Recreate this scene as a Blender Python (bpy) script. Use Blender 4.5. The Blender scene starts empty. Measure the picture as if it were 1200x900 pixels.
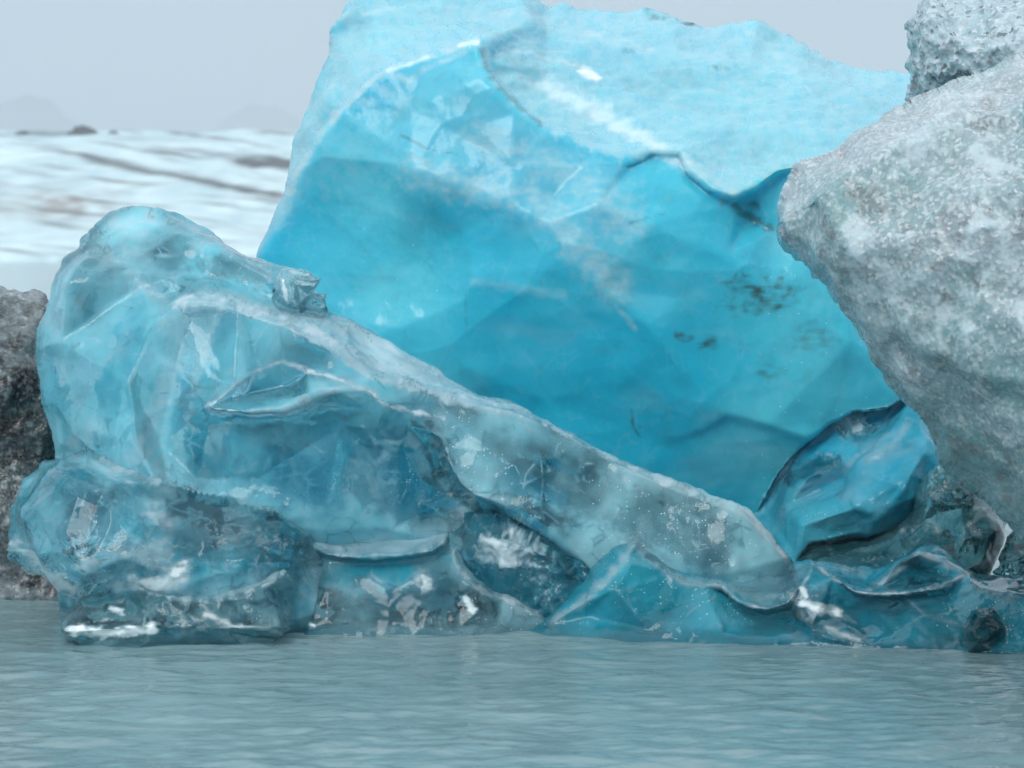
import bpy, math, random
import numpy as np
from mathutils import Vector
from mathutils.geometry import delaunay_2d_cdt

# ------------------------------------------------------------------ camera, light, exposure
S = bpy.context.scene
COL = S.collection
FPX = 3000.0          # focal length in photograph pixels (1200 px wide)
HCAM = 2.0            # eye height above the lagoon
HOR = 295.0           # row of the horizon in the photograph
cam_d = bpy.data.cameras.new("camera")
cam = bpy.data.objects.new("camera", cam_d)
COL.objects.link(cam)
cam.location = (0, 0, HCAM)
cam.rotation_euler = (math.radians(90), 0, 0)
cam_d.sensor_width = 36.0
cam_d.lens = 36.0 * FPX / 1200.0
cam_d.shift_y = -(450.0 - HOR) / 1200.0
cam_d.clip_start = 0.1
cam_d.clip_end = 40000
cam_d.dof.use_dof = True
cam_d.dof.focus_distance = 14.0
cam_d.dof.aperture_fstop = 2.9
S.camera = cam

SUN_EL, SUN_AZ = math.radians(44), math.radians(-155)   # azimuth from +Y towards +X
W = bpy.data.worlds.new("World")
S.world = W
W.use_nodes = True
nt = W.node_tree
nt.nodes.clear()
o_ = nt.nodes.new('ShaderNodeOutputWorld')
bg = nt.nodes.new('ShaderNodeBackground'); bg.inputs['Strength'].default_value = 0.1
sky = nt.nodes.new('ShaderNodeTexSky'); sky.sky_type = 'NISHITA'; sky.sun_disc = False
sky.sun_elevation = SUN_EL; sky.sun_rotation = SUN_AZ
sky.dust_density = 3.0
tc = nt.nodes.new('ShaderNodeTexCoord')
sep = nt.nodes.new('ShaderNodeSeparateXYZ')
cl = nt.nodes.new('ShaderNodeTexNoise'); cl.inputs['Scale'].default_value = 2.2; cl.inputs['Detail'].default_value = 5
cl.inputs['Roughness'].default_value = 0.55
mp = nt.nodes.new('ShaderNodeMapping'); mp.inputs['Scale'].default_value = (1, 1, 2.6)
ramp = nt.nodes.new('ShaderNodeValToRGB')
e = ramp.color_ramp.elements
e[0].position = 0.0; e[0].color = (0.56, 0.60, 0.66, 1)
e[1].position = 0.09; e[1].color = (0.55, 0.66, 0.76, 1)
q = e.new(0.5); q.color = (0.80, 0.90, 1.0, 1)
q = e.new(1.0); q.color = (1.0, 1.0, 1.0, 1)
gain = nt.nodes.new('ShaderNodeMapRange')      # a cloud deck that is brighter overhead
gain.inputs['From Min'].default_value = 0.0; gain.inputs['From Max'].default_value = 0.9
gain.inputs['To Min'].default_value = 10.0; gain.inputs['To Max'].default_value = 13.0
cm = nt.nodes.new('ShaderNodeMapRange')
cm.inputs['From Min'].default_value = 0.3; cm.inputs['From Max'].default_value = 0.7
cm.inputs['To Min'].default_value = 0.9; cm.inputs['To Max'].default_value = 1.12
mul0 = nt.nodes.new('ShaderNodeMath'); mul0.operation = 'MULTIPLY'
mul = nt.nodes.new('ShaderNodeVectorMath'); mul.operation = 'SCALE'
mix = nt.nodes.new('ShaderNodeMix'); mix.data_type = 'RGBA'; mix.inputs['Factor'].default_value = 0.9
L = nt.links.new
L(tc.outputs['Generated'], sep.inputs[0]); L(tc.outputs['Generated'], mp.inputs[0]); L(mp.outputs[0], cl.inputs['Vector'])
L(sep.outputs['Z'], ramp.inputs[0]); L(sep.outputs['Z'], gain.inputs['Value'])
L(cl.outputs[0], cm.inputs['Value']); L(cm.outputs[0], mul0.inputs[0]); L(gain.outputs[0], mul0.inputs[1])
L(ramp.outputs[0], mul.inputs[0]); L(mul0.outputs[0], mul.inputs['Scale'])
L(sky.outputs[0], mix.inputs['A']); L(mul.outputs[0], mix.inputs['B'])
L(mix.outputs['Result'], bg.inputs[0]); L(bg.outputs[0], o_.inputs[0])

sd = bpy.data.lights.new("sun", 'SUN')
sun = bpy.data.objects.new("sun", sd); COL.objects.link(sun)
sd.energy = 1.5; sd.angle = math.radians(28); sd.color = (1.0, 0.97, 0.93)
d = Vector((math.sin(SUN_AZ) * math.cos(SUN_EL), math.cos(SUN_AZ) * math.cos(SUN_EL), math.sin(SUN_EL)))
sun.rotation_euler = d.to_track_quat('Z', 'Y').to_euler()

S.view_settings.view_transform = 'Standard'
S.view_settings.look = 'None'
S.view_settings.gamma = 1
S.view_settings.exposure = 0.0
S.render.engine = 'CYCLES'
c = S.cycles
c.use_denoising = True; c.use_adaptive_sampling = True; c.adaptive_threshold = 0.02
c.max_bounces = 12; c.transmission_bounces = 12; c.glossy_bounces = 5; c.diffuse_bounces = 4
c.transparent_max_bounces = 8; c.volume_bounces = 1
c.sample_clamp_indirect = 6.0
c.caustics_reflective = True; c.caustics_refractive = True
c.blur_glossy = 0.6

# ------------------------------------------------------------------ numpy noise
def _hash(ix, iy, iz, seed):
    h = (ix.astype(np.int64) * 374761393 + iy.astype(np.int64) * 668265263 + iz.astype(np.int64) * 2147483647 + seed * 1274126177) & 0xffffffff
    h = ((h ^ (h >> 13)) * 1274126177) & 0xffffffff
    h = ((h ^ (h >> 16)) * 2246822519) & 0xffffffff
    return (h ^ (h >> 15)) & 0xffffffff

def perlin(P, seed=0):
    P = np.asarray(P, float)
    i = np.floor(P).astype(np.int64); f = P - i
    u = f * f * f * (f * (f * 6 - 15) + 10)
    out = 0
    for dx in (0, 1):
        for dy in (0, 1):
            for dz in (0, 1):
                h = _hash(i[:, 0] + dx, i[:, 1] + dy, i[:, 2] + dz, seed)
                a = (h & 0xffff) / 65535.0 * 2 * np.pi
                z = ((h >> 16) & 0xffff) / 65535.0 * 2 - 1
                r = np.sqrt(np.maximum(0, 1 - z * z))
                g = r * np.cos(a) * (f[:, 0] - dx) + r * np.sin(a) * (f[:, 1] - dy) + z * (f[:, 2] - dz)
                w = (u[:, 0] if dx else 1 - u[:, 0]) * (u[:, 1] if dy else 1 - u[:, 1]) * (u[:, 2] if dz else 1 - u[:, 2])
                out = out + g * w
    return out * 1.5

def fbm(P, octv=4, seed=0, gain=0.5):
    s = 0; a = 1.0; P = np.asarray(P, float)
    for k in range(octv):
        s = s + a * perlin(P * 2.03 ** k + 7.3 * k, seed + k); a *= gain
    return s

def worley(P, seed=0, pw=2):
    """F1 and F2 distances"""
    P = np.asarray(P, float)
    i = np.floor(P).astype(np.int64)
    F1 = np.full(len(P), 9.0); F2 = np.full(len(P), 9.0)
    for dx in (-1, 0, 1):
        for dy in (-1, 0, 1):
            for dz in (-1, 0, 1):
                cx, cy, cz = i[:, 0] + dx, i[:, 1] + dy, i[:, 2] + dz
                h = _hash(cx, cy, cz, seed)
                px = cx + (h & 1023) / 1023.0; py = cy + ((h >> 10) & 1023) / 1023.0; pz = cz + ((h >> 20) & 1023) / 1023.0
                d2 = (P[:, 0] - px) ** 2 + (P[:, 1] - py) ** 2 + (P[:, 2] - pz) ** 2
                n = d2 < F1
                F2 = np.where(n, F1, np.minimum(F2, d2)); F1 = np.where(n, d2, F1)
    return np.sqrt(F1), np.sqrt(F2)

# ------------------------------------------------------------------ helpers
def W3(u, v, D):
    u = np.asarray(u, float); v = np.asarray(v, float); D = np.asarray(D, float)
    return np.stack([(u - 600) / FPX * D, D + 0 * u, HCAM - (v - HOR) / FPX * D], -1)

def mesh_obj(name, V, F, mat, parent=None, smooth=True):
    me = bpy.data.meshes.new(name)
    me.from_pydata([tuple(x) for x in np.asarray(V).tolist()], [], F)
    me.validate(); me.update()
    if smooth:
        me.polygons.foreach_set('use_smooth', [True] * len(me.polygons))
    me.materials.append(mat)
    o = bpy.data.objects.new(name, me)
    COL.objects.link(o)
    if parent: o.parent = parent
    return o

def tag(o, label=None, cat=None, group=None, kind=None):
    if label: o['label'] = label
    if cat: o['category'] = cat
    if group: o['group'] = group
    if kind: o['kind'] = kind
    return o

def recenter(o):
    """put the origin at the base of the thing"""
    me = o.data
    n = len(me.vertices); co = np.empty(n * 3); me.vertices.foreach_get('co', co); co = co.reshape(-1, 3)
    b = np.array([co[:, 0].mean(), co[:, 1].mean(), max(co[:, 2].min(), 0.0)])
    me.vertices.foreach_set('co', (co - b).ravel()); me.update()
    o.location = b

def tri_interp(ctrl, cons, Q):
    """piecewise linear depth through the control points"""
    r = delaunay_2d_cdt([Vector((float(p[0]), float(p[1]))) for p in ctrl], cons, [], 0, 1e-4)
    vs = np.array([[v.x, v.y] for v in r[0]])
    dep = np.zeros(len(vs)); cz = np.array([p[2] for p in ctrl], float); cxy = np.array([[p[0], p[1]] for p in ctrl], float)
    for k, orig in enumerate(r[3]):
        if orig: dep[k] = cz[orig].mean()
        else:
            w = 1 / (((cxy - vs[k]) ** 2).sum(1) + 1); o2 = np.argsort(-w)[:3]
            dep[k] = (w[o2] * cz[o2]).sum() / w[o2].sum()
    out = np.full(len(Q), np.nan)
    for t in r[2]:
        a, b, c2 = vs[t[0]], vs[t[1]], vs[t[2]]
        den = (b[1] - c2[1]) * (a[0] - c2[0]) + (c2[0] - b[0]) * (a[1] - c2[1])
        if abs(den) < 1e-9: continue
        lo = np.minimum(np.minimum(a, b), c2) - .01; hi = np.maximum(np.maximum(a, b), c2) + .01
        m = np.where((Q[:, 0] >= lo[0]) & (Q[:, 0] <= hi[0]) & (Q[:, 1] >= lo[1]) & (Q[:, 1] <= hi[1]))[0]
        if not len(m): continue
        q = Q[m]
        l1 = ((b[1] - c2[1]) * (q[:, 0] - c2[0]) + (c2[0] - b[0]) * (q[:, 1] - c2[1])) / den
        l2 = ((c2[1] - a[1]) * (q[:, 0] - c2[0]) + (a[0] - c2[0]) * (q[:, 1] - c2[1])) / den
        l3 = 1 - l1 - l2
        ok = (l1 > -1e-3) & (l2 > -1e-3) & (l3 > -1e-3)
        out[m[ok]] = l1[ok] * dep[t[0]] + l2[ok] * dep[t[1]] + l3[ok] * dep[t[2]]
    bad = np.where(np.isnan(out))[0]
    for k in bad:
        out[k] = cz[np.argmin(((cxy - Q[k]) ** 2).sum(1))]
    return out

def edge_dist(Q, poly):
    A = poly; B = np.roll(poly, -1, 0); AB = B - A; L2 = (AB ** 2).sum(1) + 1e-9
    out = np.empty(len(Q))
    for s in range(0, len(Q), 2000):
        q = Q[s:s + 2000, None, :]
        t = np.clip(((q - A) * AB).sum(2) / L2, 0, 1)
        out[s:s + 2000] = np.sqrt((((A + t[..., None] * AB) - q) ** 2).sum(2).min(1))
    return out

def line_dist(Q, ln):
    ln = np.array(ln, float); A = ln[:-1]; B = ln[1:]; AB = B - A; L2 = (AB ** 2).sum(1) + 1e-9
    out = np.full(len(Q), 1e3)
    lo = ln.min(0) - 80; hi = ln.max(0) + 80
    m = np.where((Q[:, 0] > lo[0]) & (Q[:, 0] < hi[0]) & (Q[:, 1] > lo[1]) & (Q[:, 1] < hi[1]))[0]
    for s in range(0, len(m), 4000):
        i = m[s:s + 4000]; q = Q[i, None, :]
        t = np.clip(((q - A) * AB).sum(2) / L2, 0, 1)
        out[i] = np.sqrt((((A + t[..., None] * AB) - q) ** 2).sum(2).min(1))
    return out

def sstep(a, b, x):
    t = np.clip((x - a) / (b - a), 0, 1); return t * t * (3 - 2 * t)

def masks(frost=0.3, fs=(0.5, 0.5, 0.25), milk=0.5, mamp=0.5, dirt=0.0, lines=(), areas=(), spots=(), mixs=1.0, cracks_shade=(), clear=(), white=(), crackle_refr=()):
    """per-vertex ice character: R frosted crust and painted sky sheen, G deep/pale ice, B milkiness, A sediment, fissures and painted dark refraction"""
    fs = np.array(fs)
    def f(UV, V, seed):
        nf = len(UV)
        fr = frost * sstep(0.0, 0.9, fbm(V / fs, 4, seed + 50, 0.5))
        mx = np.clip(0.5 + 0.9 * fbm(V / (1.1 * mixs), 5, seed + 60), 0, 1)
        mk = milk + mamp * fbm(V / np.array([0.4, 0.4, 0.6]), 4, seed + 70, 0.5)
        a, b = worley(V / 0.3, seed + 80)
        mk = mk + 0.35 * mamp * (a - 0.45)
        # healed fractures: thin pale sheets where two cells meet
        Wv = V + 0.05 * np.stack([fbm(V * 5, 2, 1), fbm(V * 5, 2, 2), fbm(V * 5, 2, 3)], 1)
        a, b = worley(Wv / np.array([0.5, 0.5, 0.7]), seed + 81)
        fr = fr + frost * 0.35 * np.exp(-((b - a) / 0.03) ** 2) * sstep(0.0, 0.4, fbm(V / 0.3, 2, seed + 82))
        dt = np.zeros(len(V))
        if dirt: dt = dirt * sstep(0.35, 0.8, fbm(V / 0.5, 5, seed + 90, 0.65))
        P = np.stack([UV[:, 0] / 14, UV[:, 1] / 14, np.full(nf, seed)], 1)
        wob = fbm(P, 4, seed + 95, 0.6); fine = fbm(P * np.array([0.7, 1.6, 1]), 3, seed + 96, 0.5)
        dt = np.maximum(dt, 0.6 * sstep(0.07, 0.0, V[:, 2] + 0.035 * fbm(V / np.array([.2, .2, .1]), 3, seed + 98)))
        F = np.zeros(nf); Dd = np.zeros(nf); Cl = np.zeros(nf)
        for pl, w, st in lines:  # pale ledge strokes: sky sheen painted into the frost channel
            d = line_dist(UV, pl)
            F = np.maximum(F, st * (1 - sstep(0.0, 1.5, (d + wob * w * 0.6) / w)) * np.clip(1 + 0.6 * fine, 0.2, 1.2))
        for pl, soft, st in areas:  # pale faces: frosted crust together with painted sky sheen
            pa = np.array(pl, float); ins = inside(UV, pa); d = edge_dist(UV, pa) * np.where(ins, 1, -1)
            F = np.maximum(F, st * sstep(-soft, soft, d + wob * soft * 1.3) * np.clip(1 + 0.3 * wob, 0.2, 1.3))
        for cx, cy, rx, ry, st in spots:
            r = np.sqrt(((UV[:, 0] - cx) / rx) ** 2 + ((UV[:, 1] - cy) / ry) ** 2)
            Dd = np.maximum(Dd, st * (1 - sstep(0.3, 1.2, r + wob * 0.5)) * np.clip(0.55 + 1.1 * fine, 0.1, 1.2))
        for pl, w, st in cracks_shade:  # fissures, plus dark refraction and edge shade painted in
            d = line_dist(UV, pl)
            Dd = np.maximum(Dd, st * (1 - sstep(0.2, 1.1, (d + fine * w) / w)))
        for cx, cy, rx, ry, st in clear:
            r = np.sqrt(((UV[:, 0] - cx) / rx) ** 2 + ((UV[:, 1] - cy) / ry) ** 2)
            Cl = np.maximum(Cl, st * (1 - sstep(0.4, 1.2, r + wob * 0.4)))
        Wt = np.zeros(len(V))
        for pl, w, st in white:  # refracted sky and glints painted white, besides aerated ice
            d = line_dist(UV, pl)
            Wt[:nf] = np.maximum(Wt[:nf], st * sstep(-0.05, 1.0, (1 - d / w) + 0.6 * fbm(P * np.array([0.9, 1.8, 1]), 3, seed + 99, 0.5)) * (d < w * 1.8))
        for pl, w, st in crackle_refr:      # shattered zone: refracted dark and bright splinters painted side by side
            d = line_dist(UV, pl); m = np.where(d < w * 1.4)[0]
            if not len(m): continue
            k = 1 - sstep(0.6, 1.25, d[m] / w + 0.3 * wob[m])
            q = P[m] * np.array([0.5, 0.55, 1]); wp = np.stack([fbm(q * .8 + 3, 3, 5), fbm(q * .8 + 9, 3, 6), 0 * q[:, 0]], 1)
            h = fbm(q * 0.8 + 0.9 * wp, 4, seed + 120, 0.55); h2 = fbm(q * np.array([0.9, 1.5, 1]) + 1.3 * wp + 5, 3, seed + 130, 0.45)
            big = sstep(-0.35, 0.35, fbm(q * 0.35 + 2, 2, seed + 140))
            Dd[m] = np.maximum(Dd[m], 0.8 * st * k * sstep(-0.15, 0.4, h + 0.5 * (big - 0.5)))
            br = np.maximum(sstep(0.93, 1.0, 1 - np.abs(h2)) * 0.8, sstep(0.28, 0.6, h2 - 0.5 * (big - 0.4)))
            Wt[m] = np.maximum(Wt[m], 0.65 * st * k * br * (1 - 0.55 * big))
            Cl[m] = np.maximum(Cl[m], 0.3 * k)
        f.white = np.clip(Wt, 0, 1)
        fr[:nf] = np.maximum(fr[:nf], F); dt[:nf] = np.maximum(dt[:nf], Dd); mk[:nf] -= Cl
        return np.clip(np.stack([fr, mx, mk, dt], 1), 0, 1)
    return f

def inside(Q, poly):
    x, y = Q[:, 0], Q[:, 1]; r = np.zeros(len(Q), bool)
    A = poly; B = np.roll(poly, -1, 0)
    for (x1, y1), (x2, y2) in zip(A, B):
        if y1 == y2: continue
        r ^= ((y1 > y) != (y2 > y)) & (x < (x2 - x1) * (y - y1) / (y2 - y1) + x1)
    return r

def smooth_normals_displace(V, F, disp):
    tri = np.array([f[:3] for f in F])
    n = np.cross(V[tri[:, 1]] - V[tri[:, 0]], V[tri[:, 2]] - V[tri[:, 0]])
    N = np.zeros_like(V)
    for k in range(3): np.add.at(N, tri[:, k], n)
    N /= (np.linalg.norm(N, axis=1, keepdims=True) + 1e-12)
    return V + N * disp[:, None], N

def solid(name, out, lines, step=3.0, rim=(12, 0.1), thick=1.5, backR=220, jag=1.3, smooth=3,
          disp=None, seed=1, mat=None, mk=None, bstep=9.0, edge=0.5, parent=None):
    """closed lump of ice: traced outline (px, row, distance), ridge lines with their own distance,
       rounded rim, displaced scallops, and a real back side `thick` metres deeper"""
    rng = np.random.RandomState(seed)
    O = np.array(out, float)
    pts = []
    for k in range(len(O)):
        a, b = O[k], O[(k + 1) % len(O)]
        n = max(1, int(np.hypot(*(b[:2] - a[:2])) / step))
        for j in range(n): pts.append(a + (b - a) * j / n)
    B = np.array(pts)
    # light smoothing of the polygon, then a rough natural edge
    for _ in range(2):
        B = 0.5 * B + 0.25 * (np.roll(B, 1, 0) + np.roll(B, -1, 0))
    tang = np.roll(B[:, :2], -1, 0) - np.roll(B[:, :2], 1, 0)
    tang /= (np.linalg.norm(tang, axis=1, keepdims=True) + 1e-9)
    nrm = np.stack([tang[:, 1], -tang[:, 0]], 1)
    P3 = np.stack([B[:, 0] / 16, B[:, 1] / 16, np.full(len(B), seed * 3.7)], 1)
    w1, _ = worley(P3 * 0.8, seed)
    B[:, :2] += nrm * ((fbm(P3, 3, seed) + (w1 - 0.5) * 0.8) * jag)[:, None]
    poly = B[:, :2].copy()
    nb = len(B)
    # front points
    def grid(st):
        x = np.arange(poly[:, 0].min(), poly[:, 0].max(), st); y = np.arange(poly[:, 1].min(), poly[:, 1].max(), st)
        X, Y = np.meshgrid(x, y); X = X + (np.arange(len(y))[:, None] % 2) * st * 0.5
        Q = np.stack([X.ravel(), Y.ravel()], 1) + rng.uniform(-.12, .12, (X.size, 2)) * st
        Q = Q[inside(Q, poly)]
        dd = edge_dist(Q, poly)
        k = dd > st * 0.55
        return Q[k], dd[k]
    def cdt(Q):
        allp = [Vector(p) for p in poly.tolist()] + [Vector(p) for p in Q.tolist()]
        r = delaunay_2d_cdt(allp, [(i, (i + 1) % nb) for i in range(nb)], [], 1, 1e-7)
        idx = [(o[0] if o else -1) for o in r[3]]
        F = [(idx[t[0]], idx[t[1]], idx[t[2]]) for t in r[2]]
        F = [t for t in F if min(t) >= 0]
        P = np.array([p[:] for p in allp])
        G = []
        for t in F:
            a, b, c3 = P[t[0]], P[t[1]], P[t[2]]
            if (b[0] - a[0]) * (c3[1] - a[1]) - (b[1] - a[1]) * (c3[0] - a[0]) < 0: t = (t[0], t[2], t[1])
            G.append(t)     # counter-clockwise in (px,row): row points down
        return G
    ctrl = [tuple(p) for p in O]; cons = [(i, (i + 1) % len(O)) for i in range(len(O))]
    for ln in lines:
        s = len(ctrl)
        ctrl += [tuple(map(float, p)) for p in ln]
        cons += [(s + i, s + i + 1) for i in range(len(ln) - 1)]
    Q, dq = grid(step)
    F = cdt(Q)
    UV = np.vstack([poly, Q])
    dep = tri_interp(ctrl, cons, UV)
    E = np.array([(t[i], t[(i + 1) % 3]) for t in F for i in range(3)])
    deg = np.zeros(len(UV)); np.add.at(deg, E[:, 0], 1); np.add.at(deg, E[:, 1], 1)
    for _ in range(smooth):
        s = np.zeros(len(UV)); np.add.at(s, E[:, 0], dep[E[:, 1]]); np.add.at(s, E[:, 1], dep[E[:, 0]])
        dep = 0.35 * dep + 0.65 * s / np.maximum(deg, 1)
    dist = np.concatenate([np.zeros(nb), dq])
    R, Rm = rim
    t = np.clip(dist / R, 0, 1)
    k = np.sqrt(np.maximum(0, 1 - (1 - t) ** 2))
    depF = dep + Rm * (1 - k)
    # back
    Qb, db = grid(bstep)
    Fb = cdt(Qb)
    depQb = tri_interp(ctrl, cons, Qb)
    tb = np.clip(db / backR, 0, 1)
    kb = np.sqrt(np.maximum(0, 1 - (1 - tb) ** 2))
    depB = depQb + Rm + thick * kb + 0.0
    V = np.vstack([W3(UV[:, 0], UV[:, 1], depF), W3(Qb[:, 0], Qb[:, 1], depB)])
    off = len(UV) - nb
    F2 = [tuple(i if i < nb else i + off for i in (t[0], t[2], t[1])) for t in Fb]
    FF = F + F2        # front faces look at the camera (-y): fixed by the check below
    FF = [tuple(f) for f in FF]
    n0 = np.cross(V[F[0][1]] - V[F[0][0]], V[F[0][2]] - V[F[0][0]])
    a0 = np.array(F); cr = np.cross(V[a0[:, 1]] - V[a0[:, 0]], V[a0[:, 2]] - V[a0[:, 0]])
    if cr[:, 1].mean() > 0: FF = [(f[0], f[2], f[1]) for f in FF]
    if disp is not None:
        for layer in disp:
            dv = layer(V)
            if getattr(layer, 'back', False): dv[:len(UV)] = 0.0
            V, _ = smooth_normals_displace(V, FF, dv)
    o = mesh_obj(name, V, FF, mat)
    if mk is not None:
        arr = mk(UV, V, seed)
        rd = [l.ridge for l in (disp or []) if getattr(l, 'ridge', None) is not None]
        if rd:
            r = np.max(rd, axis=0); nz = fbm(V / 0.15, 3, seed + 7)
            arr[:, 0] = np.maximum(arr[:, 0], edge * r * sstep(0.0, 0.45, nz))  # bright glints and dark glass edges painted along the creases
            arr[:, 3] = np.maximum(arr[:, 3], edge * r * sstep(0.0, 0.45, -nz))
        arr = arr.astype(np.float32)
        ca = o.data.color_attributes.new('icemask', 'FLOAT_COLOR', 'POINT')
        ca.data.foreach_set('color', arr.ravel())
        if hasattr(mk, 'white'):
            wa = o.data.attributes.new('bubbly_glint', 'FLOAT', 'POINT'); wa.data.foreach_set('value', mk.white.astype(np.float32))
    recenter(o)
    if parent is not None:
        o.parent = parent
        o.location = o.location - parent.location
    return o

def scallop(cell, amp, seed, aniso=(1, 1, 1), warp=0.25):
    an = np.array(aniso)
    def f(V):
        P = V / cell / an
        Wp = np.stack([perlin(P * 0.9 + 3.1, seed), perlin(P * 0.9 + 9.7, seed + 1), perlin(P * 0.9 + 17.3, seed + 2)], 1) * warp
        a, b = worley(P + Wp, seed)
        f.ridge = np.exp(-((b - a) * cell / 0.006) ** 2) if cell > 0.08 else None
        return amp * (a * a - 0.3)
    return f

def rough(scale, amp, seed, octv=4, aniso=(1, 1, 1)):
    an = np.array(aniso)
    return lambda V: amp * fbm(V / scale / an, octv, seed)

def back(layer):
    """relief only on the far side of the block, seen through it"""
    def f(V): return layer(V)
    f.back = True
    return f

# ------------------------------------------------------------------ materials
class NT:
    def __init__(s, name):
        s.m = bpy.data.materials.new(name); s.m.use_nodes = True
        s.t = s.m.node_tree; s.t.nodes.clear()
        s.out = s.t.nodes.new('ShaderNodeOutputMaterial')
        s.tc = s.t.nodes.new('ShaderNodeTexCoord')
    def n(s, typ, **k):
        nd = s.t.nodes.new(typ)
        for a, b in k.items(): setattr(nd, a, b)
        return nd
    def l(s, a, b): s.t.links.new(a, b)
    def vec(s, scale=(1, 1, 1), rot=(0, 0, 0)):
        m = s.n('ShaderNodeMapping'); m.inputs['Scale'].default_value = scale; m.inputs['Rotation'].default_value = rot
        s.l(s.tc.outputs['Object'], m.inputs[0]); return m.outputs[0]
    def noise(s, vec, scale, detail=4, rough=0.55, dist=0.0):
        n = s.n('ShaderNodeTexNoise'); n.inputs['Scale'].default_value = scale; n.inputs['Detail'].default_value = detail
        n.inputs['Roughness'].default_value = rough; n.inputs['Distortion'].default_value = dist
        s.l(vec, n.inputs['Vector']); return n.outputs[0]
    def vor(s, vec, scale, feature='F1', out='Distance'):
        n = s.n('ShaderNodeTexVoronoi'); n.feature = feature; n.inputs['Scale'].default_value = scale
        s.l(vec, n.inputs['Vector']); return n.outputs[out]
    def rng(s, v, a, b, c=0.0, d=1.0, smooth=False):
        n = s.n('ShaderNodeMapRange'); n.inputs['From Min'].default_value = a; n.inputs['From Max'].default_value = b
        n.inputs['To Min'].default_value = c; n.inputs['To Max'].default_value = d
        if smooth: n.interpolation_type = 'SMOOTHSTEP'
        s.l(v, n.inputs['Value']); return n.outputs[0]
    def mixc(s, f, a, b):
        n = s.n('ShaderNodeMix'); n.data_type = 'RGBA'
        for i, x in (('Factor', f), ('A', a), ('B', b)):
            if isinstance(x, (float, int)): n.inputs[i].default_value = x
            elif isinstance(x, tuple): n.inputs[i].default_value = (*x, 1)
            else: s.l(x, n.inputs[i])
        return n.outputs['Result']
    def math(s, op, a, b=None):
        n = s.n('ShaderNodeMath', operation=op)
        for i, x in enumerate((a, b)):
            if x is None: continue
            if isinstance(x, (float, int)): n.inputs[i].default_value = x
            else: s.l(x, n.inputs[i])
        return n.outputs[0]
    def bump(s, h, strength, dist, prev=None):
        n = s.n('ShaderNodeBump'); n.inputs['Strength'].default_value = strength; n.inputs['Distance'].default_value = dist
        s.l(h, n.inputs['Height'])
        if prev is not None: s.l(prev, n.inputs['Normal'])
        return n.outputs[0]

def ice(name, deep, pale, frost, tint, rough=(0.05, 0.3), opaque=False, absorb=0.0, abs_col=(0.3, 0.8, 0.9), sss=0.0,
        ior=1.33, bmp=0.4, bscale=28, dirt_shade=(0.05, 0.09, 0.09), bub_glint=0.8, speck=0.8):
    s = NT(name)
    v = s.vec()
    at = s.n('ShaderNodeAttribute'); at.attribute_name = 'icemask'; at.attribute_type = 'GEOMETRY'
    sp = s.n('ShaderNodeSeparateColor'); s.l(at.outputs['Color'], sp.inputs[0])
    R_, G_, B_, A_ = sp.outputs[0], sp.outputs[1], sp.outputs[2], at.outputs['Alpha']
    colr = s.mixc(G_, deep, pale)
    # tiny air bubbles in the ice, doubling as painted white glints
    vo = s.n('ShaderNodeTexVoronoi'); vo.inputs['Scale'].default_value = 60; s.l(v, vo.inputs['Vector'])
    vs = s.n('ShaderNodeSeparateColor'); s.l(vo.outputs['Color'], vs.inputs[0])
    bm = s.math('MULTIPLY', s.rng(vo.outputs['Distance'], 0.26, 0.16, 0, bub_glint), s.rng(vs.outputs[0], speck, speck + 0.04))
    bm = s.math('MULTIPLY', bm, s.rng(G_, 0.5, 0.7))
    colr = s.mixc(bm, colr, (0.85, 0.93, 0.96))
    colr = s.mixc(R_, colr, frost)  # frost tone, also the colour of the painted sky sheen
    colr = s.mixc(A_, colr, dirt_shade)  # sediment tone, also the colour of the painted dark refraction
    aw = s.n('ShaderNodeAttribute'); aw.attribute_name = 'bubbly_glint'; aw.attribute_type = 'GEOMETRY'
    WH = aw.outputs['Fac']
    colr = s.mixc(WH, colr, (0.84, 0.94, 0.96))  # white of the painted sky glints
    n = s.noise(v, bscale, 3, 0.6)
    b = s.bump(n, bmp, 0.012)
    body = s.n('ShaderNodeBsdfPrincipled')
    s.l(colr, body.inputs['Base Color']); s.l(b, body.inputs['Normal'])
    s.l(s.rng(R_, 0.0, 0.8, rough[0], rough[1]), body.inputs['Roughness'])
    body.inputs['IOR'].default_value = ior
    if sss:
        body.inputs['Subsurface Weight'].default_value = sss
        body.inputs['Subsurface Radius'].default_value = (0.15, 0.7, 1.0)
        body.inputs['Subsurface Scale'].default_value = 0.4
    if opaque:
        s.l(body.outputs[0], s.out.inputs['Surface'])
        return s.m
    gl = s.n('ShaderNodeBsdfPrincipled')
    gl.inputs['Base Color'].default_value = (*tint, 1)
    gl.inputs['Transmission Weight'].default_value = 1.0
    gl.inputs['IOR'].default_value = 1.31
    gl.inputs['Roughness'].default_value = rough[0] * 0.3; s.l(b, gl.inputs['Normal'])
    mfac = s.math('MAXIMUM', B_, s.math('MAXIMUM', WH, s.math('MAXIMUM', bm, s.math('MAXIMUM', R_, A_))))
    mx = s.n('ShaderNodeMixShader')
    s.l(mfac, mx.inputs[0]); s.l(gl.outputs[0], mx.inputs[1]); s.l(body.outputs[0], mx.inputs[2])
    s.l(mx.outputs[0], s.out.inputs['Surface'])
    if absorb > 0:
        va = s.n('ShaderNodeVolumeAbsorption'); va.inputs['Color'].default_value = (*abs_col, 1); va.inputs['Density'].default_value = absorb
        s.l(va.outputs[0], s.out.inputs['Volume'])
    return s.m

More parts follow.
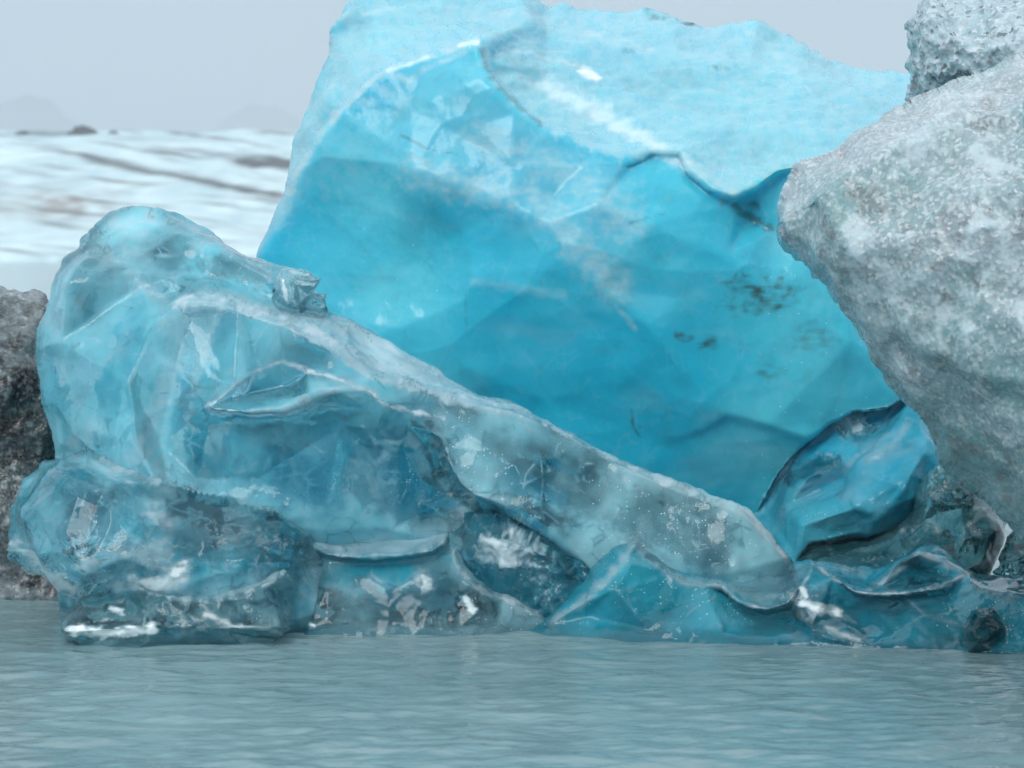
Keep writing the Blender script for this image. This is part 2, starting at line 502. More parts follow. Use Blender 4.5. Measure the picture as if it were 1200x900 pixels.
M_blue = ice('blue_ice', (0.022, 0.445, 0.625), (0.09, 0.56, 0.69), (0.38, 0.60, 0.67), (1, 1, 1), rough=(0.16, 0.32), speck=0.96,
             opaque=True, sss=0.4, ior=1.36, bmp=0.16, bscale=9)
M_ridge = ice('pale_clear_ice', (0.13, 0.52, 0.64), (0.33, 0.68, 0.76), (0.46, 0.58, 0.64), (0.90, 0.98, 0.99), rough=(0.04, 0.22),
              dirt_shade=(0.015, 0.12, 0.16), absorb=0.7, abs_col=(0.2, 0.78, 0.9), bmp=0.2, bscale=16)
M_clear = ice('clear_ice', (0.03, 0.32, 0.43), (0.34, 0.66, 0.75), (0.45, 0.57, 0.63), (0.84, 0.96, 0.98), rough=(0.01, 0.18),
              dirt_shade=(0.004, 0.05, 0.075), absorb=0.7, abs_col=(0.15, 0.75, 0.88), bmp=0.15, bscale=18)
M_teal = ice('teal_ice', (0.008, 0.23, 0.34), (0.03, 0.36, 0.47), (0.42, 0.54, 0.60), (0.85, 0.97, 0.98), rough=(0.01, 0.18),
              dirt_shade=(0.008, 0.09, 0.13), absorb=1.6, abs_col=(0.1, 0.68, 0.8), bmp=0.15, bscale=18)
M_wedge = ice('sky_blue_ice', (0.02, 0.34, 0.50), (0.09, 0.48, 0.60), (0.40, 0.56, 0.64), (0.85, 0.97, 0.99), rough=(0.02, 0.2),
              dirt_shade=(0.01, 0.10, 0.15), absorb=1.0, abs_col=(0.15, 0.75, 0.88), bmp=0.35)
M_dark = ice('dark_clear_ice', (0.02, 0.13, 0.15), (0.08, 0.26, 0.29), (0.45, 0.58, 0.60), (0.75, 0.90, 0.90), rough=(0.0, 0.12),
              dirt_shade=(0.004, 0.035, 0.05), absorb=2.5, abs_col=(0.15, 0.6, 0.65), bmp=0.3)
M_glass = ice('glassy_ice', (0.10, 0.34, 0.42), (0.25, 0.55, 0.62), (0.50, 0.62, 0.66), (0.95, 0.99, 0.99), rough=(0.0, 0.2),
              dirt_shade=(0.01, 0.06, 0.08), absorb=1.6, abs_col=(0.2, 0.72, 0.78), bmp=0.3)

def grain_mat(name, c1, c2, c3, cell=70, strength=0.5, white=0.6, dark=0.8, sss=0.0):
    s = NT(name); v = s.vec()
    at = s.n('ShaderNodeAttribute'); at.attribute_name = 'icemask'; at.attribute_type = 'GEOMETRY'
    sa = s.n('ShaderNodeSeparateColor'); s.l(at.outputs['Color'], sa.inputs[0])
    colr = s.mixc(sa.outputs[1], c1, c2)
    colr = s.mixc(at.outputs['Alpha'], colr, c3)
    vo = s.n('ShaderNodeTexVoronoi'); vo.inputs['Scale'].default_value = cell; s.l(v, vo.inputs['Vector'])
    sp = s.n('ShaderNodeSeparateColor'); s.l(vo.outputs['Color'], sp.inputs[0])
    colr = s.mixc(s.math('MULTIPLY', s.rng(sp.outputs[0], 0.5, 1.0, 0, white), s.rng(sa.outputs[1], 0.4, 1.0, 1.0, 0.3)), colr, (0.80, 0.85, 0.87))
    colr = s.mixc(s.rng(sp.outputs[1], 0.75, 1.0, 0, dark), colr, c3)
    colr = s.mixc(sa.outputs[0], colr, (0.50, 0.61, 0.65))
    b = s.bump(vo.outputs['Distance'], strength, 0.008)
    p = s.n('ShaderNodeBsdfPrincipled'); s.l(colr, p.inputs['Base Color']); s.l(b, p.inputs['Normal'])
    s.l(s.rng(sp.outputs[2], 0, 1, 0.03, 0.42), p.inputs['Roughness']); p.inputs['Subsurface Weight'].default_value = sss; p.inputs['Subsurface Radius'].default_value = (0.3, 0.8, 1.0); p.inputs['Subsurface Scale'].default_value = 0.06; p.inputs['IOR'].default_value = 1.35
    s.l(p.outputs[0], s.out.inputs['Surface'])
    return s.m
M_grain = grain_mat('granular_ice', (0.30, 0.39, 0.43), (0.17, 0.33, 0.345), (0.17, 0.19, 0.20), 62, 0.25, 0.45, 0.3, 0.6)
M_crys = grain_mat('crystal_ice', (0.26, 0.40, 0.46), (0.42, 0.55, 0.60), (0.08, 0.10, 0.11), 45, 0.6, 0.6, 0.8)
M_dirty = grain_mat('dirty_ice', (0.04, 0.065, 0.07), (0.17, 0.21, 0.225), (0.015, 0.018, 0.02), 60, 0.25, 0.12, 0.3)

def water_mat():
    s = NT('lagoon_water'); v = s.vec()
    p = s.n('ShaderNodeBsdfPrincipled')
    n = s.noise(v, 0.35, 3)
    s.l(s.mixc(s.rng(n, 0.35, 0.65), (0.15, 0.255, 0.275), (0.20, 0.31, 0.33)), p.inputs['Base Color'])
    p.inputs['Roughness'].default_value = 0.07; p.inputs['IOR'].default_value = 1.333
    b = s.bump(s.noise(s.vec((0.7, 1, 1)), 5, 3, 0.5, 0.4), 0.45, 0.03)
    b = s.bump(s.noise(s.vec((0.6, 1.0, 1)), 22, 3, 0.55, 0.2), 0.55, 0.010, b)
    s.l(b, p.inputs['Normal']); s.l(p.outputs[0], s.out.inputs['Surface'])
    return s.m
M_water = water_mat()

def simple(name, c1, c2, scale, rough=0.8, bump=0.5, bd=0.1):
    s = NT(name); v = s.vec()
    n = s.noise(v, scale, 6, 0.6)
    p = s.n('ShaderNodeBsdfPrincipled'); s.l(s.mixc(s.rng(n, 0.38, 0.62), c1, c2), p.inputs['Base Color'])
    p.inputs['Roughness'].default_value = rough
    s.l(s.bump(n, bump, bd), p.inputs['Normal']); s.l(p.outputs[0], s.out.inputs['Surface'])
    return s.m
M_rock = simple('dark_rock', (0.02, 0.02, 0.022), (0.05, 0.05, 0.05), 0.6, 0.9, 0.6, 0.5)
M_hill = simple('hill_ground', (0.10, 0.11, 0.10), (0.16, 0.17, 0.17), 0.004, 0.95, 0.2, 5)

def glacier_mat():
    s = NT('glacier_ice'); v = s.vec()
    at = s.n('ShaderNodeAttribute'); at.attribute_name = 'dirt'; at.attribute_type = 'GEOMETRY'
    sp = s.n('ShaderNodeSeparateColor'); s.l(at.outputs['Color'], sp.inputs[0])
    n = s.noise(s.vec((1, 0.25, 1)), 0.05, 6, 0.6, 0.3)
    colr = s.mixc(s.rng(n, 0.35, 0.65), (0.42, 0.60, 0.66), (0.66, 0.84, 0.87))
    colr = s.mixc(sp.outputs[1], colr, (0.30, 0.26, 0.24))
    colr = s.mixc(sp.outputs[0], colr, (0.03, 0.03, 0.035))
    p = s.n('ShaderNodeBsdfPrincipled'); s.l(colr, p.inputs['Base Color']); p.inputs['Roughness'].default_value = 0.7
    s.l(s.bump(n, 0.6, 3.0), p.inputs['Normal']); s.l(p.outputs[0], s.out.inputs['Surface'])
    return s.m
M_glac = glacier_mat()

# ------------------------------------------------------------------ lagoon, glacier, hills
def axis(dense_a, dense_b, st, far_a, far_b, g=1.18):
    a = list(np.arange(dense_a, dense_b, st)); x = a[-1]; d_ = st
    while x < far_b: d_ *= g; x += d_; a.append(x)
    x = a[0]; d_ = st; pre = []
    while x > far_a: d_ *= g; x -= d_; pre.append(x)
    return np.array(pre[::-1] + a)

def build_water():
    xs = axis(-4.5, 4.5, 0.03, -9000, 9000); ys = axis(8.6, 15.5, 0.022, -60, 12000)
    X, Y = np.meshgrid(xs, ys)
    P = np.stack([X.ravel(), Y.ravel(), np.zeros(X.size)], 1)
    near = np.clip((np.abs(P[:, 1]) < 60) & (np.abs(P[:, 0]) < 60), 0, 1)
    m = (np.abs(P[:, 0]) < 8) & (P[:, 1] > 5) & (P[:, 1] < 26)
    Q = P[m]
    fade = np.clip((8 - np.abs(Q[:, 0])) / 2, 0, 1) * np.clip((Q[:, 1] - 5) / 2, 0, 1) * np.clip((26 - Q[:, 1]) / 8, 0, 1)
    P[m, 2] = fade * (0.015 * fbm(Q * np.array([0.9, 1.8, 1]), 3, 5) + 0.011 * fbm(Q * np.array([3.2, 6.0, 1]), 3, 9, 0.6))
    nx, ny = len(xs), len(ys)
    F = [(j * nx + i, j * nx + i + 1, (j + 1) * nx + i + 1, (j + 1) * nx + i) for j in range(ny - 1) for i in range(nx - 1)]
    o = mesh_obj('water', P, F, M_water)
    tag(o, 'calm milky grey teal lagoon water with small ripples', kind='structure')
build_water()

def build_glacier():
    xs = np.linspace(-420, 420, 420); Ds = np.linspace(480, 1060, 260)
    X, Y = np.meshgrid(xs, Ds); X = X.ravel(); Y = Y.ravel()
    t = np.clip((Y - 500) / 500, -0.05, 1)
    v = 300 - t * 147
    z = HCAM + (HOR - v) / FPX * Y
    # pressure ridges running down from left to right
    u = X / Y * FPX + 600
    P = np.stack([u / 160, (v + 0.16 * u) / 14.0, 0 * u], 1)
    rid = fbm(P, 4, 31)
    P2 = np.stack([X / 60, Y / 60, 0 * X], 1)
    z = z + np.clip((Y - 495) / 40, 0, 1) * (0.9 * rid + 0.5 * fbm(P2, 4, 33)) * (0.3 + 0.8 * t)
    # low cliff foot and a back that falls away
    z = np.where(Y < 500, z - (500 - Y) * 0.4, z)
    z = np.where(Y > 1000, z - (Y - 1000) * 0.9, z)
    top = np.clip((Y - 985) / 15, 0, 1)
    def band(u0, v0, u1, v1, w, wob=1.5):
        k = np.clip((u - u0) / (u1 - u0), 0, 1); vc = v0 + (v1 - v0) * k
        n = fbm(np.stack([u / 22, v / 9, 0 * u], 1), 3, 40) * wob
        return np.exp(-((v - vc + n) / w) ** 2) * (1 / (1 + np.exp(-(u - u0) / 6))) * (1 / (1 + np.exp((u - u1) / 6)))
    dark = 2.4 * band(280, 191, 420, 195, 4.2, 2) + 0.95 * band(100, 186, 330, 230, 4) + 0.6 * band(170, 172, 300, 185, 3.5) \
        + 0.8 * band(15, 156, 110, 156, 2.5, 1) + 0.7 * band(300, 156, 400, 155, 2, 1) + 0.25 * band(110, 160, 260, 166, 3)
    dark += 1.3 * np.clip(fbm(np.stack([u / 130, (v - .13 * u) / 6, 0 * u], 1), 4, 48, .55) - 0.12, 0, 1)
    dark += 0.3 * band(0, 215, 60, 222, 2) + 0.8 * band(420, 200, 900, 205, 4, 3) + 0.35 * band(-900, 200, -20, 210, 4, 3)
    bl = np.exp(-(((u - 75) / 50) ** 2 + ((v - 240) / 17) ** 2)) * 1.2 + 0.5 * np.exp(-(((u + 5) / 25) ** 2 + ((v - 238) / 22) ** 2))
    bl *= np.clip(0.6 + fbm(np.stack([u / 20, v / 9, 0 * u], 1), 3, 44), 0, 1.3)
    bl += 0.6 * np.clip(fbm(np.stack([u / 90, (v + .1 * u) / 7, 0 * u], 1), 4, 47) - 0.25, 0, 1)
    V = np.stack([X, Y, z], 1)
    nx, ny = len(xs), len(Ds)
    F = [(j * nx + i, j * nx + i + 1, (j + 1) * nx + i + 1, (j + 1) * nx + i) for j in range(ny - 1) for i in range(nx - 1)]
    o = mesh_obj('glacier', V, F, M_glac)
    ca = o.data.color_attributes.new('dirt', 'FLOAT_COLOR', 'POINT')
    arr = np.stack([np.clip(dark, 0, 1), np.clip(bl, 0, 1), 0 * dark, 1 + 0 * dark], 1).astype(np.float32)
    ca.data.foreach_set('color', arr.ravel())
    tag(o, 'pale glacier tongue streaked with dark debris bands across the lagoon', kind='structure')
build_glacier()

def mound(cx, cy, D, w, h, seed, label):
    n = 26; V = []; F = []
    base = W3([cx], [cy], [D])[0]
    for j in range(n):
        for i in range(n):
            x = (i / (n - 1) - .5) * 2; y = (j / (n - 1) - .5) * 2
            r = math.hypot(x, y)
            V.append((x * w, y * w * 0.8, max(0, 1 - r) ** 0.9 * h - 1.5 * max(0, r - .8)))
    V = np.array(V); N = fbm(V / (w * 0.35), 4, seed)
    V[:, 2] += N * h * 0.35 * (V[:, 2] > 0.02 * h)
    zlow = V[:, 2].min() - 1.0
    F = [(j * n + i, j * n + i + 1, (j + 1) * n + i + 1, (j + 1) * n + i) for j in range(n - 1) for i in range(n - 1)]
    ring = [i for i in range(n)] + [j * n + n - 1 for j in range(1, n)] + [(n - 1) * n + i for i in range(n - 2, -1, -1)] + [j * n for j in range(n - 2, 0, -1)]
    s = len(V); V = np.vstack([V, [(V[r][0], V[r][1], zlow) for r in ring]])
    m = len(ring)
    F += [(ring[k], s + k, s + (k + 1) % m, ring[(k + 1) % m]) for k in range(m)] + [tuple(s + k for k in range(m))]
    o = mesh_obj('debris_mound', V, F, M_rock)
    o.location = base
    tag(o, label, 'mound', 'dark debris mounds on the glacier skyline')
mound(97, 157, 985, 6.0, 3.6, 3, 'larger pointed dark debris mound on the glacier skyline')
mound(27, 159, 985, 3.6, 2.2, 4, 'small round dark debris mound at the far left of the skyline')
mound(133, 157, 985, 2.6, 1.4, 5, 'tiny low dark debris mound right of the larger one on the skyline')

def hill(name, cx, cv, D, w, seed, label):
    xs = np.linspace(-1, 1, 90); ys = np.linspace(-1, 1, 50)
    X, Y = np.meshgrid(xs, ys); X = X.ravel(); Y = Y.ravel()
    top = HCAM + (HOR - cv) / FPX * D
    r = np.sqrt(X ** 2 + Y ** 2)
    P = np.stack([X * 2.2, Y * 2.2, 0 * X], 1)
    z = top * (np.cos(np.clip(r, 0, 1) * np.pi) * .5 + .5) * (1 + 0.22 * fbm(P, 5, seed)) - 8
    V = np.stack([X * w + (cx - 600) / FPX * D, Y * w + D, z], 1)
    nx = len(xs)
    F = [(j * nx + i, j * nx + i + 1, (j + 1) * nx + i + 1, (j + 1) * nx + i) for j in range(len(ys) - 1) for i in range(nx - 1)]
    tag(mesh_obj(name, V, F, M_hill), label, kind='structure')
hill('hill', 45, 122, 8000, 650, 61, 'faint rounded hill in haze at the far left')
hill('hill', 285, 128, 8600, 860, 62, 'faint broad hill in haze left of the blue iceberg')
hill('hill', 900, 150, 9000, 1350, 63, 'faint low hill in haze hidden behind the icebergs')

hz_me = bpy.data.meshes.new('haze')
bmv = [(x, y, z) for x in (-9500, 9500) for y in (-100, 12500) for z in (-60, 420)]
hz_me.from_pydata(bmv, [], [(0, 1, 3, 2), (4, 6, 7, 5), (0, 4, 5, 1), (2, 3, 7, 6), (0, 2, 6, 4), (1, 5, 7, 3)])
hz = bpy.data.objects.new('haze', hz_me); COL.objects.link(hz)
hm = bpy.data.materials.new('haze_air'); hm.use_nodes = True; hm.node_tree.nodes.clear()
ho = hm.node_tree.nodes.new('ShaderNodeOutputMaterial'); hv = hm.node_tree.nodes.new('ShaderNodeVolumePrincipled')
hv.inputs['Density'].default_value = 0.0003; hv.inputs['Color'].default_value = (0.82, 0.90, 0.97, 1)
hm.node_tree.links.new(hv.outputs[0], ho.inputs['Volume']); hz_me.materials.append(hm)
tag(hz, 'thin grey haze over the lagoon and the far glacier', kind='stuff')

# ------------------------------------------------------------------ the icebergs
def D_at(lst, d): return [(x, y, d) for x, y in lst]

# --- the tall blue iceberg
B_out = [(300, 300, 16.9), (318, 262, 16.9), (335, 222, 16.9), (345, 180, 17), (352, 140, 17), (367, 95, 17.1), (384, 60, 17.2), (390, 40, 17.3),
         (398, 20, 17.3), (415, -8, 17.4), (440, -30, 17.5), (520, -42, 17.6), (600, -28, 17.6), (628, -2, 17.6), (642, 12, 17.6), (658, 7, 17.6), (676, 14, 17.6),
         (700, 13, 17.6), (735, 15, 17.6), (755, 7, 17.6), (778, 10, 17.6), (800, 20, 17.6), (828, 27, 17.6), (850, 28, 17.6), (885, 24, 17.6),
         (905, 36, 17.6), (930, 45, 17.6), (965, 63, 17.6), (1000, 78, 17.6), (1060, 82, 17.5), (1130, 100, 17.4), (1190, 200, 17.2), (1160, 380, 16.6),
         (1100, 440, 15.9), (1056, 475, 15.76), (1040, 484, 15.74), (1000, 487, 15.76), (975, 498, 15.78), (947, 520, 15.8), (925, 548, 15.86), (905, 582, 15.9),
         (893, 604, 15.95), (900, 790, 16.4), (270, 790, 16.6), (262, 430, 16.8)]
B_lines = [
    # upper left edge of the front face, up to the bright peak
    [(306, 300, 16.5), (325, 262, 16.45), (345, 222, 16.4), (372, 168, 16.3), (396, 130, 16.25), (425, 100, 16.25), (455, 80, 16.25), (500, 66, 16.3), (530, 60, 16.3), (560, 50, 16.25)],
    [(400, 60, 16.95), (440, 30, 17.0), (520, 15, 17.0), (620, 25, 17.0)],
    [(480, 130, 16.12), (540, 160, 16.05), (600, 200, 15.95), (650, 232, 15.88)],
    # the crack under the peak: near lip and far lip
    [(561, 54, 16.18), (564, 72, 16.14), (570, 92, 16.08), (588, 112, 16.04), (604, 127, 16.02), (632, 149, 16.0)],
    [(567, 52, 16.33), (569, 70, 16.36), (576, 90, 16.34), (593, 108, 16.3), (608, 122, 16.24), (634, 143, 16.14)],
    [(632, 149, 16.05), (665, 163, 16.0), (700, 177, 15.95), (730, 193, 15.93)],
    # lip of the top slab
    [(730, 193, 15.93), (765, 176, 15.98), (797, 177, 15.97), (810, 200, 15.88), (835, 222, 15.78), (860, 232, 15.74), (885, 219, 15.8), (912, 200, 15.85), (960, 190, 15.9), (1080, 190, 15.9)],
    [(737, 198, 15.97), (766, 182, 16.04), (795, 184, 16.04), (806, 206, 15.97), (832, 228, 15.88), (860, 239, 15.86), (888, 227, 15.92), (915, 208, 15.95)],
    [(750, 215, 15.88), (795, 215, 15.88), (820, 236, 15.82)],
    [(820, 247, 15.8), (860, 264, 15.84), (880, 258, 15.98), (905, 270, 15.92)],
    # facet creases on the slab
    [(640, 40, 17.1), (720, 55, 16.95), (800, 62, 16.9), (880, 75, 16.85), (935, 75, 17.0), (1000, 110, 16.9)],
    [(640, 90, 16.7), (700, 110, 16.6), (790, 120, 16.55), (870, 140, 16.45), (930, 80, 16.9)],
    [(935, 80, 16.9), (950, 110, 16.65), (1000, 145, 16.4), (1040, 170, 16.2)],
    # pale shoulder running down the front
    [(485, 190, 15.98), (520, 212, 15.93), (560, 235, 15.9), (600, 240, 15.84), (640, 262, 15.78), (668, 300, 15.72), (700, 335, 15.68), (760, 380, 15.66)],
    [(488, 200, 15.96), (540, 270, 15.92), (545, 350, 15.86), (545, 430, 15.9)],
    [(700, 240, 15.72), (760, 262, 15.7), (850, 300, 15.74)],
    [(800, 350, 15.74), (900, 340, 15.75)],
    [(555, 330, 15.83), (620, 335, 15.78), (665, 345, 15.74), (700, 385, 15.73), (745, 440, 15.74)],
    [(430, 400, 16.05), (500, 460, 15.98), (600, 500, 15.95)],
    [(850, 487, 15.72), (900, 500, 15.7), (948, 513, 15.74)],
    [(852, 493, 15.77), (902, 507, 15.76), (938, 522, 15.80)],
    [(1020, 430, 15.70), (1045, 465, 15.73)], [(700, 620, 15.9), (860, 600, 15.95)], [(640, 470, 15.82), (780, 520, 15.84)],
    [(350, 320, 16.35), (330, 420, 16.3), (450, 330, 16.1)], [(980, 300, 15.85), (1000, 400, 15.7)],
]
SLAB = np.array([(400, 60), (455, 80), (556, 52), (575, 100), (632, 150), (730, 192), (797, 176), (860, 228), (912, 200), (1080, 200), (1100, 60), (850, 10), (620, -20), (420, -50)], float)
def slab_ripples(V):
    """melt cups and drip ridges on the sloping upper slab"""
    uv = np.stack([600 + V[:, 0] / V[:, 1] * FPX, HOR - (V[:, 2] - HCAM) / V[:, 1] * FPX], 1)
    m = inside(uv, SLAB) & (V[:, 1] < 17.8); i = np.where(m)[0]; out = np.zeros(len(V))
    k = sstep(2, 22, edge_dist(uv[i], SLAB)); q = V[i]
    strong = 0.35 + 0.65 * sstep(120, 0, np.abs(uv[i, 1] - 60 - 0.45 * (uv[i, 0] - 560)) * 1.4)
    a, b = worley(q / np.array([0.16, 0.2, 0.07]) + 0.4 * fbm(q / 0.15, 2, 77)[:, None], 78)
    a2, b2 = worley(q / np.array([0.5, 0.5, 0.2]), 79)
    out[i] = k * (0.020 * strong * (a * a - 0.3) + 0.03 * (a2 * a2 - 0.3) + 0.008 * fbm(q / np.array([.12, .12, .05]), 3, 80))
    return out
B_mk = masks(frost=0.22, fs=(0.7, 0.7, 0.3), milk=0.6, mamp=0.4, dirt=0.12,
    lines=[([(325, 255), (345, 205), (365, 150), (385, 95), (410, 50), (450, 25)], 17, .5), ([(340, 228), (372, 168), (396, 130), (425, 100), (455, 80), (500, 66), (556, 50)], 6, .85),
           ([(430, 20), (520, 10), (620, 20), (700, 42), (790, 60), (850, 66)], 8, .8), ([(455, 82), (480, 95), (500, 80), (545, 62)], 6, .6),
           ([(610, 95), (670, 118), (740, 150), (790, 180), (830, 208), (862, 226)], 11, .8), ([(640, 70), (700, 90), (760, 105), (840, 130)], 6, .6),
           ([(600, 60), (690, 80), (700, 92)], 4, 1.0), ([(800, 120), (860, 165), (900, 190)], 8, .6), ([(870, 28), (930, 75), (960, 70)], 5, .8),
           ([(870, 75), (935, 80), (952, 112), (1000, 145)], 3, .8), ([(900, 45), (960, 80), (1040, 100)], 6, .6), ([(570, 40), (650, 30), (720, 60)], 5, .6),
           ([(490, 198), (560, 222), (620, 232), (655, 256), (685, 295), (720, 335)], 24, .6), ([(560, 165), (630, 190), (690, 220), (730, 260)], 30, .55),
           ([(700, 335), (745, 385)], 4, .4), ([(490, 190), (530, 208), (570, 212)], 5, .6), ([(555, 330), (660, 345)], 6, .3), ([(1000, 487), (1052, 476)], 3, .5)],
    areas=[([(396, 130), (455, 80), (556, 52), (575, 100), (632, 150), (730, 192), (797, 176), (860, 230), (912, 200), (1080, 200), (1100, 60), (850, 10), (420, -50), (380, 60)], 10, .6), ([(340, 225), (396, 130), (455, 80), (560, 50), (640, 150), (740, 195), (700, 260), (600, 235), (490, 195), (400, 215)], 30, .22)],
    spots=[(890, 345, 52, 26, .75), (955, 395, 28, 20, .45), (830, 400, 16, 12, .7), (800, 395, 14, 8, .8), (905, 435, 22, 14, .4), (770, 14, 25, 7, .9), (820, 24, 22, 5, .8), (845, 76, 12, 5, .8), (735, 57, 9, 3, .9), (870, 240, 25, 10, .5)],
    white=[([(683, 83), (698, 88)], 8, 1), ([(640, 100), (700, 125), (745, 152), (800, 195)], 14, .4), ([(540, 54), (560, 50)], 3, .8), ([(500, 66), (455, 82)], 4, .4)],  # painted glints on slab and peak
    cracks_shade=[([(563, 60), (567, 82), (575, 98), (592, 114), (607, 126), (632, 147)], 4, .45), ([(470, 158), (500, 176), (535, 184)], 2, .4), ([(740, 480), (742, 500), (752, 515)], 2, .6), ([(738, 262), (780, 250)], 1.6, .3),
            ([(862, 243), (885, 258), (905, 268)], 5, .6), ([(735, 195), (766, 180), (796, 181), (808, 206), (834, 227)], 2.5, .5), ([(545, 345), (547, 390)], 2.5, .2), ([(1000, 486), (1050, 478)], 1.5, .6)])
berg = solid('iceberg', B_out, B_lines, step=2.1, rim=(5, 0.06), thick=2.6, backR=260, jag=1.8, smooth=5, edge=0.12, seed=11, mat=M_blue, mk=B_mk, bstep=11,
             disp=[rough(0.9, 0.03, 3, 3), scallop(0.75, 0.075, 21, (1.3, 1, .9), 0.35), scallop(0.26, 0.008, 23, (1.5, 1, .8)), rough(0.25, 0.005, 9, 3), scallop(0.09, 0.0012, 24), slab_ripples])
tag(berg, 'tall saturated turquoise blue iceberg standing behind the low clear ice', 'iceberg')

# --- pale ridge in front left
L_out = [(62, 532, 14.25), (55, 480, 14.25), (45, 440, 14.2), (38, 410, 14.2), (42, 385, 14.25), (52, 355, 14.3), (62, 320, 14.35), (80, 302, 14.4), (94, 292, 14.45), (96, 280, 14.5),
         (115, 268, 14.5), (130, 254, 14.55), (150, 248, 14.6), (185, 245, 14.6), (215, 250, 14.6), (240, 262, 14.55), (262, 282, 14.5), (285, 298, 14.45), (318, 308, 14.4),
         (340, 314, 14.35), (360, 317, 14.3), (377, 327, 14.3), (371, 339, 14.3), (384, 344, 14.3), (385, 364, 14.3), (404, 371, 14.35), (430, 388, 14.4), (480, 415, 14.4), (530, 445, 14.35),
         (560, 462, 14.3), (595, 469, 14.25), (612, 480, 14.2), (650, 496, 14.1), (690, 518, 14.02), (740, 544, 13.94), (800, 567, 13.88), (840, 582, 13.85), (880, 600, 13.8),
         (906, 624, 13.76), (926, 652, 13.72), (940, 690, 13.8), (945, 790, 13.8), (70, 790, 14.2)]
L_lines = [
    [(100, 300, 14.15), (140, 312, 14.1), (165, 335, 14.05), (200, 357, 14.0), (240, 352, 13.98), (280, 356, 14.0), (340, 366, 14.05), (385, 374, 14.12)],
    [(206, 362, 13.92), (240, 357, 13.86), (280, 363, 13.82), (330, 378, 13.78), (355, 392, 13.76), (390, 412, 13.78), (430, 440, 13.8), (490, 458, 13.82), (545, 477, 13.84), (600, 488, 13.88), (650, 502, 13.92)],
    [(655, 505, 13.9), (697, 528, 13.82), (742, 552, 13.76), (800, 575, 13.71), (845, 592, 13.68), (877, 610, 13.65), (903, 634, 13.62), (918, 656, 13.62)],
    [(150, 275, 14.3), (200, 280, 14.25), (260, 305, 14.2), (320, 330, 14.15)],
    [(240, 330, 14.12), (300, 340, 14.1), (330, 330, 14.14), (370, 352, 14.2)],
    [(80, 330, 14.0), (70, 400, 13.95), (90, 500, 13.95)],
    [(180, 380, 13.8), (150, 450, 13.72), (160, 520, 13.66), (200, 600, 13.6)],
    [(225, 372, 13.92), (205, 430, 13.84), (190, 520, 13.76)],
    # white lipped bowl
    [(240, 474, 13.62), (275, 452, 13.68), (305, 432, 13.76), (330, 423, 13.8), (360, 436, 13.78), (400, 446, 13.74), (430, 456, 13.72), (450, 474, 13.72), (480, 482, 13.78)],
    [(244, 479, 13.54), (290, 483, 13.5), (335, 480, 13.5), (368, 464, 13.56), (395, 458, 13.6)],
    [(244, 484, 13.62), (290, 489, 13.62), (335, 486, 13.62), (370, 472, 13.66), (430, 480, 13.74)],
    [(285, 465, 13.78), (330, 455, 13.8), (350, 462, 13.76)],
    [(400, 500, 13.72), (440, 505, 13.74), (480, 500, 13.8)], [(425, 520, 13.78), (470, 530, 13.76), (490, 560, 13.84)],
    [(300, 560, 13.7), (380, 600, 13.66), (460, 620, 13.74)], [(230, 560, 13.7), (280, 620, 13.6)],
    # dark seam: recessed side and proud side
    [(500, 524, 14.05), (512, 556, 14.12), (528, 576, 14.0), (548, 593, 14.0), (600, 608, 14.0), (640, 640, 13.95), (690, 690, 13.9)],
    [(514, 515, 13.72), (523, 545, 13.68), (536, 568, 13.66), (556, 583, 13.64), (606, 598, 13.62), (655, 632, 13.58), (705, 680, 13.58)],
    [(540, 500, 13.76), (600, 545, 13.68), (680, 595, 13.63), (760, 640, 13.58), (860, 670, 13.56)],
    [(610, 500, 13.84), (660, 530, 13.78), (740, 575, 13.72), (830, 615, 13.66)],
]
